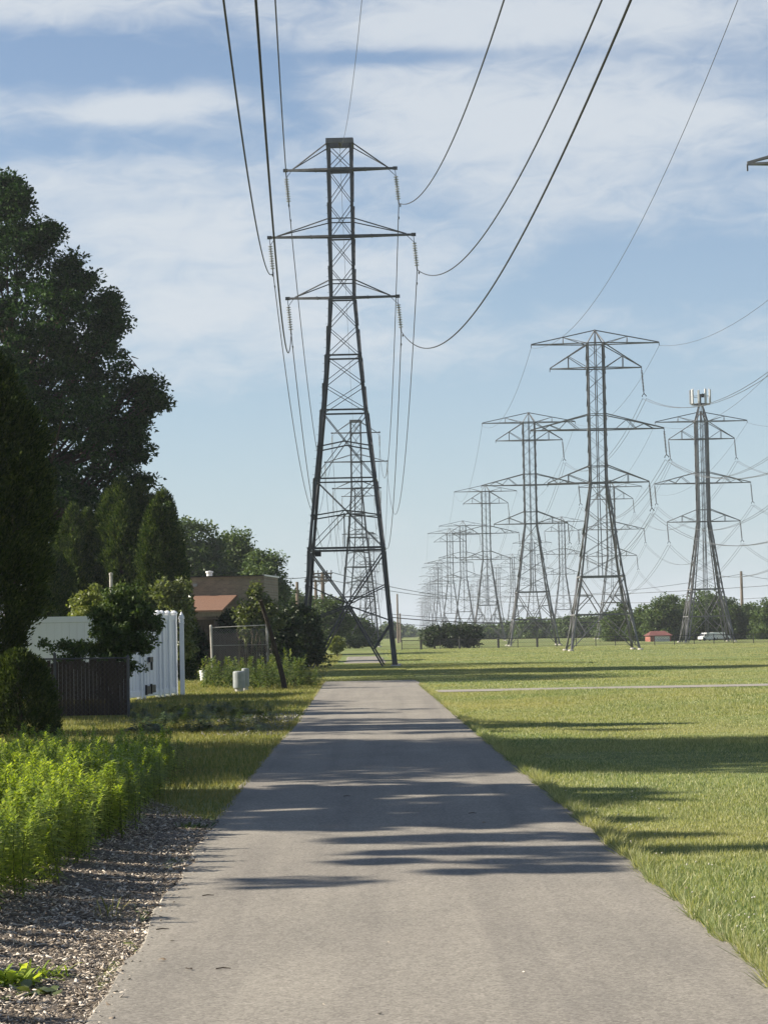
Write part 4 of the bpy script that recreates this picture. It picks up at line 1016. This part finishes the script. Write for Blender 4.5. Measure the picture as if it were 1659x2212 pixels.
# ------------------------------------------------------------ field fence, poles, far objects
a0, a1 = P(868, 1400, 207), P(1760, 1394, 203)
L_ = a1[0] - a0[0]; ang = math.atan2(a1[1] - a0[1], L_)
t = thing('field_fence', 'low dark chain link fence along the far edge of the field', 'fence', (a0[0], a0[1], 0), ang)
npst = int(L_ / 1.75)
for i in range(npst + 1):
    b = MB(); h_ = .86 if (i % 4) else .9
    b.tube([(i * 1.75, 0, 0), (i * 1.75, 0, h_)], .04 if i > 7 else .11 if i in (1, 3, 5, 7) else .04, 6); b.build('post', m_black, t)
b = MB(); b.tube([(0, 0, .82), (L_, 0, .82)], .03, 5); b.tube([(0, 0, .1), (L_, 0, .1)], .012, 4); b.tube([(0, 0, .46), (L_, 0, .46)], .008, 4); b.build('rail', m_black, t)
b = MB(); chainlink(b, 0, L_, .06, .82, -.01, .24, .005); b.build('mesh', m_steel, t)

def upole(label, px, top, d, r_, arms=(), mat=None, mid=None):
    q = P(px, top, d); t = thing('utility_pole', label, 'utility pole', (q[0], d, 0), 0, 'wooden utility poles')
    b = MB(); b.tube([(0, 0, -.1), (0, 0, q[2] * .5), (0, 0, q[2])], [r_ * 1.15, r_, r_ * .8], 8); b.build('shaft', mat or m_pole, t)
    for (pz, hw_) in arms:
        zz_ = P(px, pz, d)[2]; b = MB(); w_ = hw_ * d / F; b.box((0, -r_ - .05, zz_), (2 * w_, .12, .14))
        b.bar((-w_ * .55, -r_ - .05, zz_), (0, -r_, zz_ - w_ * .5), .05); b.bar((w_ * .55, -r_ - .05, zz_), (0, -r_, zz_ - w_ * .5), .05)
        a_ = b.build('crossarm', m_pole, t)
        for k in (-.9, -.45, .45, .9):
            b = MB(); b.lathe([(.02, 0), (.06, .05), (.05, .14), (.07, .17), (.03, .24), (0, .25)], 8, (k * w_, -r_ - .05, zz_ + .07)); b.build('insulator', m_porcd, a_)
    return t
upole('plain wooden pole left of the crossarm poles', 642, 1257, 205, .16)
upole('grey wooden pole with one thin crossarm just left of the darker triple armed pole', 682, 1252, 225, .17, ((1256, 24),), m_pole)
upole('brown wooden pole with three crossarms seen through the nearest pylon', 697, 1236, 215, .2, ((1239, 21), (1247, 20), (1255, 20)))
upole('thin pole standing alone in the gap right of the nearest pylon', 858, 1283, 330, .14)
upole('shorter thin pole close to the lone pole right of the nearest pylon', 864, 1325, 350, .14)
upole('dark pole rising above the trees at the far right', 1600, 1234, 300, .2)
CAB = 'cables crossing behind the field'
def cable(lab, pts, r_, mat=m_wire, sag=.5):
    b = MB(); q = []
    for i in range(len(pts) - 1):
        s_ = span(P(*pts[i]), P(*pts[i + 1]), sag, 14); q += s_ if not q else s_[1:]
    b.tube(q, r_, 5); tag(b.build('overhead_cable', mat), lab, 'cable', CAB)
cable('upper cable from the triple armed pole sloping right past the nearest pylon', [(560, 1243, 215), (719, 1237, 215), (1000, 1290, 330), (1700, 1262, 300)], .035, m_wirel, .4)
cable('second pale cable crossing the sky right of the large tower', [(678, 1246, 215), (1080, 1300, 330), (1700, 1288, 300)], .03, m_wirel, .5)
cable('thin cable from the dark pole at the far right', [(1250, 1285, 300), (1600, 1240, 300), (1720, 1252, 300)], .025, m_wirel, .3)
cable('heavy dark cable crossing low behind the field fence', [(840, 1333, 300), (1050, 1345, 300), (1420, 1341, 300), (1720, 1328, 300)], .06, m_wire, .15)
cable('dark cable just above the lowest one behind the field', [(840, 1326, 300), (1050, 1337, 300), (1420, 1330, 300), (1720, 1319, 300)], .035, m_wire, .15)
cable('lowest cable crossing behind the field fence', [(840, 1346, 300), (1050, 1354, 300), (1420, 1349, 300), (1720, 1338, 300)], .03, m_wire, .15)

# house with red roof
d = 254.0; xa, xb = P(1404, 1385, d)[0], P(1449, 1385, d)[0]; w_ = xb - xa
t = thing('red_roofed_house', 'small house with a red roof and white garage door among the far trees', 'house', ((xa + xb) / 2, d, 0))
ze, zr = P(1425, 1373, d)[2], P(1425, 1363, d)[2]
b = MB(); b.box((0, 2.5, ze / 2), (w_, 5, ze)); b.build('wall', m_brickred, t)
b = MB(); e = w_ / 2 + .2
b.add([(-e, -.3, ze), (e, -.3, ze), (e - .6, 2.5, zr), (-e + .6, 2.5, zr), (-e, 5.3, ze), (e, 5.3, ze)], [(0, 1, 2, 3), (3, 2, 5, 4), (0, 3, 4), (1, 5, 2), (0, 4, 5, 1)]); b.build('roof', m_redroof, t)
gf = b = MB(); b.box((.15, -.02, ze * .45), (w_ * .72, .04, ze * .9)); dr = b.build('garage_door', m_white, t)
for k in range(4):
    b = MB(); b.box((.15, -.05, ze * (.1 + .22 * k)), (w_ * .7, .02, .03)); b.build('door_rib', m_ped, dr)
def truck(label, px, d, rz_, s_):
    q = P(px, 1388, d); t = thing('white_truck', label, 'truck', (q[0], d, 0), rz_, 'white vehicles beyond the field'); t.scale = (s_, s_, s_)
    b = MB(); b.box((.2, 0, 1.05), (3.0, 1.6, 1.5)); b.build('cargo_box', m_white, t)
    b = MB(); b.add([(-1.35, -.75, .35), (-2.5, -.75, .35), (-2.5, -.75, .9), (-1.95, -.75, 1.05), (-1.7, -.7, 1.55), (-1.35, -.7, 1.6), (-1.35, .75, .35), (-2.5, .75, .35), (-2.5, .75, .9), (-1.95, .75, 1.05), (-1.7, .7, 1.55), (-1.35, .7, 1.6)],
                    [(0, 1, 2, 3, 4, 5), (11, 10, 9, 8, 7, 6), (0, 6, 7, 1), (1, 7, 8, 2), (2, 8, 9, 3), (3, 9, 10, 4), (4, 10, 11, 5), (5, 11, 6, 0)]); cb_ = b.build('cab', m_white, t)
    b = MB(); b.add([(-1.93, -.68, 1.09), (-1.72, -.64, 1.5), (-1.72, .64, 1.5), (-1.93, .68, 1.09)], [(0, 1, 2, 3)]); b.v = [(x - .03, y, z + .01) for x, y, z in b.v]; b.build('windscreen', m_glass, cb_)
    for sy in (-1, 1):
        b = MB(); b.add([(-1.45, sy * .765, 1.05), (-1.85, sy * .765, 1.05), (-1.68, sy * .73, 1.48), (-1.45, sy * .73, 1.48)], [(0, 1, 2, 3)]); b.build('side_window', m_glass, cb_)
    b = MB(); b.box((-.5, 0, .36), (3.8, 1.2, .16)); b.build('chassis', m_black, t)
    for x_ in (-1.9, 1.0):
        for sy in (-1, 1):
            b = MB(); b.lathe([(0, -.1), (.3, -.1), (.34, -.06), (.34, .06), (.3, .1), (0, .1)], 14); w = b.build('wheel', m_rubber, t); w.location = (x_, sy * .72, .34); w.rotation_euler = (R(90), 0, 0)
truck('white box truck parked beyond the field left of the antenna tower legs', 1530, 250, R(35), .5)
truck('white van like truck parked beyond the field inside the antenna tower legs', 1552, 256, R(200), .5)

# ------------------------------------------------------------ grass
def blades(name, X, Y, h, w, mat, label, lean=.5):
    n = len(X)
    a = rng.uniform(0, 2 * np.pi, n); hh = h * rng.uniform(.55, 1.35, n); ww = w * rng.uniform(.7, 1.3, n)
    sx, sy = np.cos(a) * ww / 2, np.sin(a) * ww / 2
    la = rng.uniform(0, 2 * np.pi, n); ll = hh * np.abs(rng.normal(0, lean, n))
    V = np.empty((n, 3, 3))
    V[:, 0] = np.stack([X - sx, Y - sy, np.zeros(n)], 1); V[:, 1] = np.stack([X + sx, Y + sy, np.zeros(n)], 1)
    V[:, 2] = np.stack([X + ll * np.cos(la), Y + ll * np.sin(la), hh], 1)
    return tag(np_mesh(name, V, 3, mat), label, 'grass', kind='stuff')
def scatter(n, d0, d1, lf, rf, p=1.0):
    """uniform in area over d in [d0,d1], x in [lf,rf]"""
    d = d0 + (d1 - d0) * rng.random(n * 3); wd = np.array(rf(d) - lf(d)); keep = rng.random(n * 3) < wd / wd.max(); d = d[keep][:n]
    l_, r_ = lf(d), rf(d); return l_ + (r_ - l_) * rng.random(len(d)), d
XR = lambda d: .19 * d + 2.6
edge = lambda d: path_r(d) - .01
parts = []
X1, Y1 = scatter(170000, 8, 22, edge, XR); X2, Y2 = scatter(230000, 22, 48, edge, XR); X3, Y3 = scatter(130000, 48, 59.7, edge, XR)
X4, Y4 = scatter(170000, 63.1, 112, edge, XR); X5, Y5 = scatter(110000, 112, 205, edge, XR)
X = np.concatenate([X1, X2, X3, X4, X5]); Y = np.concatenate([Y1, Y2, Y3, Y4, Y5])
# mowing: taller, tuftier bands
tuft = .5 + .5 * np.sin(X * 1.3 + 3 * np.sin(Y * .31)) * np.sin(Y * .9 + X * .2)
h = (.020 + .020 * tuft + .03 * ((Y > 44) & (Y < 62) & (X > 3)) * rng.random(len(X))) * (1 + .0025 * Y)
w = np.interp(Y, [8, 25, 60, 200], [.005, .008, .016, .045])
dry_ = np.sin(X * .55 + np.sin(Y * .21) * 2) * np.sin(Y * .27 + 1.0) > .35
h = np.where(dry_, h * .6, h); hk = rng.random(len(X)) > np.where(dry_, .35, 0)
X, Y, h, w = X[hk], Y[hk], h[hk], w[hk]
blades('lawn_grass', X, Y, h, w, gr_field, 'mown green grass of the wide field right of the path', .55)
VL = lambda d: np.where(d < 30, path_l(d) - np.clip((d - 19.5) * .42 + .2, .2, 9), np.maximum(-.19 * d - .5, -10.5))
X1, Y1 = scatter(60000, 20, 42, VL, lambda d: path_l(d) + .03); X2, Y2 = scatter(70000, 42, 80, VL, lambda d: path_l(d) + .03); X3, Y3 = scatter(30000, 80, 170, lambda d: path_l(d) - 9, lambda d: path_l(d))
X = np.concatenate([X1, X2, X3]); Y = np.concatenate([Y1, Y2, Y3])
Xa, Ya = scatter(60000, 77, 118.5, lambda d: path_l(d) - .1, lambda d: path_r(d) + .1)
blades('lawn_grass', Xa, Ya, .05, .022, gr_field, 'grass grown across the path under the nearest pylon', .6)
blades('verge_grass', X, Y, .06 * (1 + .002 * Y), np.interp(Y, [20, 60, 170], [.008, .016, .04]), gr_verge, 'short partly dry grass of the verge left of the path', .55)
# ragged edge tufts creeping over the asphalt
n = 22000; Y = 8.5 + 60 * rng.random(n) ** 1.4; X = path_r(Y) + np.abs(rng.normal(0, .07, n)) - .06 + .03 * np.sin(Y * 2.3) * np.sin(Y * 5.1)
blades('edge_grass', X, Y, .085, np.interp(Y, [8, 70], [.007, .02]), gr_field, 'ragged longer grass overhanging the right edge of the path', .9)

# clover heads
b = MB(); b.lathe([(0, .0), (.007, .004), (.011, .011), (.009, .018), (0, .021)], 7, (0, 0, .05)); b.tube([(0, 0, 0), (.004, 0, .052)], .0015, 3, mi=1)
m_clover = mat_noise('clover_white', (0.46, 0.43, 0.36), (0.6, 0.57, 0.5), 60, .8)
cl = b.build('clover_flower', [m_clover, m_stem]); tag(cl, 'small white clover head in the grass at the right path edge', 'clover flower', 'white clover heads in the grass')
for i in range(75):
    d = 10.3 + 13 * rnd.random() ** 1.3; x = path_r(d) + .03 + abs(rnd.gauss(0, .32 if d < 15 else .7)) * (1 if i % 3 else .4)
    if x > .172 * d: x = path_r(d) + rnd.uniform(.02, .12)
    c = cl if i == 0 else cl.copy()
    if i: col.objects.link(c)
    c.location = (x, d, rnd.uniform(-.005, .03)); c.rotation_euler = (rnd.uniform(-.3, .3), rnd.uniform(-.3, .3), rnd.uniform(0, 6)); s_ = rnd.uniform(.35, .6); c.scale = (s_, s_, s_)

# ------------------------------------------------------------ weed stalks (left foreground)
def stalk_mesh(seed, h, nleaf, ll, lw, mats, name, droop=.35):
    r_ = random.Random(seed); b = MB(); bend = Vector((r_.uniform(-.12, .12), r_.uniform(-.12, .12), 0))
    def at(u_): return Vector((bend.x * u_ * u_ * h, bend.y * u_ * u_ * h, u_ * h))
    b.tube([at(i / 5) for i in range(6)], [.0045 - .0006 * i for i in range(6)], 4, mi=1)
    for i in range(nleaf):
        u_ = .08 + .92 * (i / nleaf) ** .8; a = i * 2.399 + r_.uniform(-.4, .4)
        el = -.15 + 1.05 * u_ ** 2.2 + r_.uniform(-.25, .25); L = ll * (1.05 - .5 * max(0, u_ - .6) / .4) * r_.uniform(.75, 1.2) * (.7 if u_ < .25 else 1)
        d = Vector((math.cos(a) * math.cos(el), math.sin(a) * math.cos(el), math.sin(el))); sd = Vector((-math.sin(a), math.cos(a), 0)) * lw * .5
        o = at(u_); m_ = o + d * L * .5; e = o + d * L - Vector((0, 0, L * droop * (1 - u_ * .6)))
        b.add([o - sd * .5, o + sd * .5, m_ + sd, m_ - sd, e], [(0, 1, 2, 3), (3, 2, 4)])
    o = b.build(name, mats); return o
def plant(seed):
    r_ = random.Random(seed); obs = []
    for k in range(5):
        o = stalk_mesh(seed * 10 + k, r_.uniform(.8, 1.05), 88, .115, .016, [lf_weed, m_stem], 'weed_plant'); obs.append((o, (r_.uniform(-.11, .11) * (k > 0), r_.uniform(-.13, .13) * (k > 0))))
    b = MB()
    for o, (dx, dy) in obs:
        me = o.data; base = len(b.v); b.v += [(v_.co.x + dx, v_.co.y + dy, v_.co.z) for v_ in me.vertices]
        for p_ in me.polygons: b.f.append(tuple(base + i for i in p_.vertices)); b.m.append(p_.material_index)
        bpy.data.objects.remove(o)
    return b.build('weed_plant', [lf_weed, m_stem])
protos = [plant(i + 1) for i in range(6)]
front = [(-120, 1990), (0, 1940), (90, 1905), (180, 1850), (255, 1775), (330, 1700), (375, 1655)]
fr = np.array([G(px, py, .12) for px, py in front]); 
def weed_x(d): return np.interp(d, fr[:, 1], fr[:, 0])
used = set(); cnt = 0; tries = 0; placed = []
while cnt < 280 and tries < 20000:
    tries += 1
    d = 12.6 + 15.5 * rnd.random() ** .8
    xr_ = float(weed_x(d)); xl_ = -.1685 * d - .55
    if xr_ <= xl_: continue
    x = xr_ - (xr_ - xl_) * rnd.random() ** 1.15
    if any((x - a_) ** 2 + (d - c_) ** 2 < .10 ** 2 for a_, c_ in placed): continue
    if d < 15.2 and rnd.random() < .3: continue
    placed.append((x, d)); i = rnd.randrange(6)
    if i not in used: o = protos[i]; used.add(i)
    else: o = protos[i].copy(); col.objects.link(o)
    e = xr_ - x
    hh = np.interp(d, [13, 18, 24, 28], [.56, .55, .46, .46]) * (1 + .12 * min(1, e / .5)) * rnd.uniform(.78, 1.12)
    o.location = (x, d, float(bank_z(x, d)) - .01); o.rotation_euler = (rnd.uniform(-.08, .08), rnd.uniform(-.02, .14), rnd.uniform(0, 6.28)); o.scale = (rnd.uniform(.85, 1.15), rnd.uniform(.85, 1.15), hh)
    tag(o, 'bright green leafy weed in the dense thicket beside the wood chips', 'weed', 'leafy weed stalks of the left thicket'); cnt += 1
for k in range(9):      # stragglers at the near end of the thicket
    d = 9.4 + .42 * k + rnd.uniform(-.1, .1); x = -.1685 * d - rnd.uniform(.15, .8); o = protos[k % 6].copy(); col.objects.link(o)
    o.location = (x, d, float(bank_z(x, d)) - .01); o.rotation_euler = (rnd.uniform(-.08, .08), 0, rnd.uniform(0, 6.28)); o.scale = (.8, .8, rnd.uniform(.35, .55))
    tag(o, 'bright green leafy weed in the dense thicket beside the wood chips', 'weed', 'leafy weed stalks of the left thicket')
# dark low weeds by the gravel, tall weeds at the chain link panel
p2 = [stalk_mesh(40 + i, 1.0, 46, .22, .05, [lf_weed2, m_stem], 'roadside_weed', .5) for i in range(4)]
p3 = [stalk_mesh(60 + i, 1.0, 40, .20, .045, [lf_mid, m_stem], 'low_weed', .5) for i in range(3)]
used = set()
for k in range(120):
    px = 440 + 255 * rnd.random(); d = rnd.uniform(66.5, 77); i = rnd.randrange(4)
    if px < 520 and d < 69: d = 71
    o = p2[i] if i not in used else p2[i].copy()
    if i in used: col.objects.link(o)
    used.add(i); x = P(px, 1470, d)[0]
    if x > path_l(d) - .05: x = path_l(d) - rnd.uniform(.1, .8)
    hh = rnd.uniform(.45, .95) * (1.25 if 600 < px < 660 and rnd.random() < .4 else 1)
    if px > 660: hh *= .55
    o.location = (x, d, 0); o.rotation_euler = (rnd.uniform(-.15, .15), rnd.uniform(-.15, .15), rnd.uniform(0, 6.28)); o.scale = (1.1, 1.1, hh)
    tag(o, 'tall roadside weed in the overgrown patch around the chain link panel', 'weed', 'overgrown weeds at the chain link panel')
used = set()
for k in range(190):
    px = 265 + 330 * rnd.random(); py = 1530 + 58 * rnd.random(); i = rnd.randrange(3); q = G(px, py)
    o = p3[i] if i not in used else p3[i].copy()
    if i in used: col.objects.link(o)
    used.add(i); x = min(q[0], path_l(q[1]) - .35)
    o.location = (x, q[1], 0); o.rotation_euler = (rnd.uniform(-.2, .2), rnd.uniform(-.2, .2), rnd.uniform(0, 6.28)); hh = rnd.uniform(.08, .30) * rnd.random() ** .4; o.scale = (rnd.uniform(.5, .9), rnd.uniform(.5, .9), hh)
    tag(o, 'low dark weed in the shaded strip before the white fence', 'weed', 'low weeds before the white fence')
# broad leaved weed and grass tuft in the mulch
def rosette(lab, px, py, n, L, w, seed, mats, name, up=.6):
    r_ = random.Random(seed); b = MB(); q = G(px, py, .06)
    for i in range(n):
        a = r_.uniform(0, 6.28); el = r_.uniform(.1, up * 1.6); l_ = L * r_.uniform(.6, 1.2); d = Vector((math.cos(a) * math.cos(el), math.sin(a) * math.cos(el), math.sin(el)))
        sd = Vector((-math.sin(a), math.cos(a), r_.uniform(-.3, .3))) * w * .5 * r_.uniform(.7, 1.2); o = Vector((r_.gauss(0, .05), r_.gauss(0, .06), 0))
        m1, m2, e = o + d * l_ * .35, o + d * l_ * .7 - Vector((0, 0, l_ * .08)), o + d * l_ - Vector((0, 0, l_ * .28))
        b.add([o, m1 + sd, m2 + sd * .8, e, m2 - sd * .8, m1 - sd], [(0, 1, 5), (1, 2, 4, 5), (2, 3, 4)])
    o = b.build(name, mats, None, True, (q[0], q[1], float(bank_z(q[0], q[1])))); return tag(o, lab, 'weed')
rosette('broad leaved weed cut by the left picture edge low on the mulch', 25, 2110, 90, .13, .036, 3, lf_weed, 'broadleaf_weed', .7)
rosette('pale lobed leafy weed right of the one cut by the left edge', 62, 2125, 18, .10, .06, 5, lf_pale, 'broadleaf_weed', .5)
rosette('low grassy weed spreading right of the broad leaved weed', 100, 2092, 60, .13, .012, 6, lf_weed, 'grass_tuft', .6)
rosette('lone thin grass tuft on the wood chips', 232, 1968, 18, .22, .009, 8, gr_verge, 'grass_tuft', .9)
rosette('patch of green sprouts where the wood chips meet the lawn', 415, 1775, 70, .10, .018, 9, lf_weed2, 'grass_tuft', .6)

# ------------------------------------------------------------ litter on the path
m_dry = mat_noise('dry_leaf', (0.16, 0.11, 0.07), (0.30, 0.23, 0.15), 20, .85)
m_pale = mat_noise('bleached_chip', (0.5, 0.45, 0.37), (0.62, 0.57, 0.48), 20, .85)
LT = 'bits of litter on the path'
for (px, py, kind) in [(365, 1845, 0), (345, 1958, 1), (352, 2008, 1), (372, 2032, 0), (350, 2075, 2), (483, 2093, 1), (410, 2095, 2), (840, 2035, 3), (1087, 1817, 2), (1045, 1778, 2), (985, 1860, 3), (750, 1720, 1), (1020, 1757, 1), (1300, 1803, 0),
                       (1385, 1880, 0), (1550, 1950, 0), (700, 2170, 3), (820, 2190, 0), (470, 1880, 3), (1130, 2100, 3), (450, 1935, 1), (1480, 1920, 2)]:
    q = G(px, py, .02); b = MB()
    if kind in (0, 3):
        w_ = rnd.uniform(.012, .018) if kind else rnd.uniform(.018, .03); b.add([(-w_, 0, .004), (-w_ * .2, w_ * .35, .012), (w_, .003, .006), (-w_ * .1, -w_ * .4, .002), (0, 0, .0)], [(0, 3, 2, 1), (0, 1, 4), (1, 2, 4), (2, 3, 4), (3, 0, 4)])
        o = b.build('wood_chip', m_pale); lab = 'bleached wood chip lying on the asphalt'; ct = 'wood chip'
    elif kind == 1:
        b.tube([(-.06, 0, .006), (0, .006, .012), (.06, -.004, .006)], [.005, .006, .003], 5); o = b.build('twig', m_bark); lab = 'short dark twig lying on the asphalt'; ct = 'twig'
    else:
        b.add([(-.035, 0, .004), (-.01, .02, .018), (.02, .018, .022), (.045, 0, .01), (.015, -.02, .006), (-.012, -.018, .02)], [(0, 1, 5), (1, 2, 4, 5), (2, 3, 4)]); o = b.build('fallen_leaf', m_dry); lab = 'curled dry leaf lying on the asphalt'; ct = 'leaf'
    o.scale = (.6, .6, .6); o.location = (q[0], q[1], .019); o.rotation_euler = (0, 0, rnd.uniform(0, 6.28) if kind != 1 else rnd.uniform(-.3, .3)); tag(o, lab, ct, LT if False else ct + 's on the asphalt')

# ------------------------------------------------------------ haze
m, nt, out = newmat('haze_air')
pv = nt.nodes.new('ShaderNodeVolumePrincipled'); pv.inputs['Color'].default_value = (0.86, 0.92, 1.0, 1); pv.inputs['Density'].default_value = 0.0002
pv.inputs['Anisotropy'].default_value = 0.1
nt.links.new(pv.outputs[0], out.inputs['Volume'])
b = MB(); b.box((0, 1470, 18.0), (6100, 3200, 38)); o = b.build('haze', m); tag(o, kind='stuff')
o['label'] = 'pale summer haze filling the air over the field'; o['category'] = 'haze'
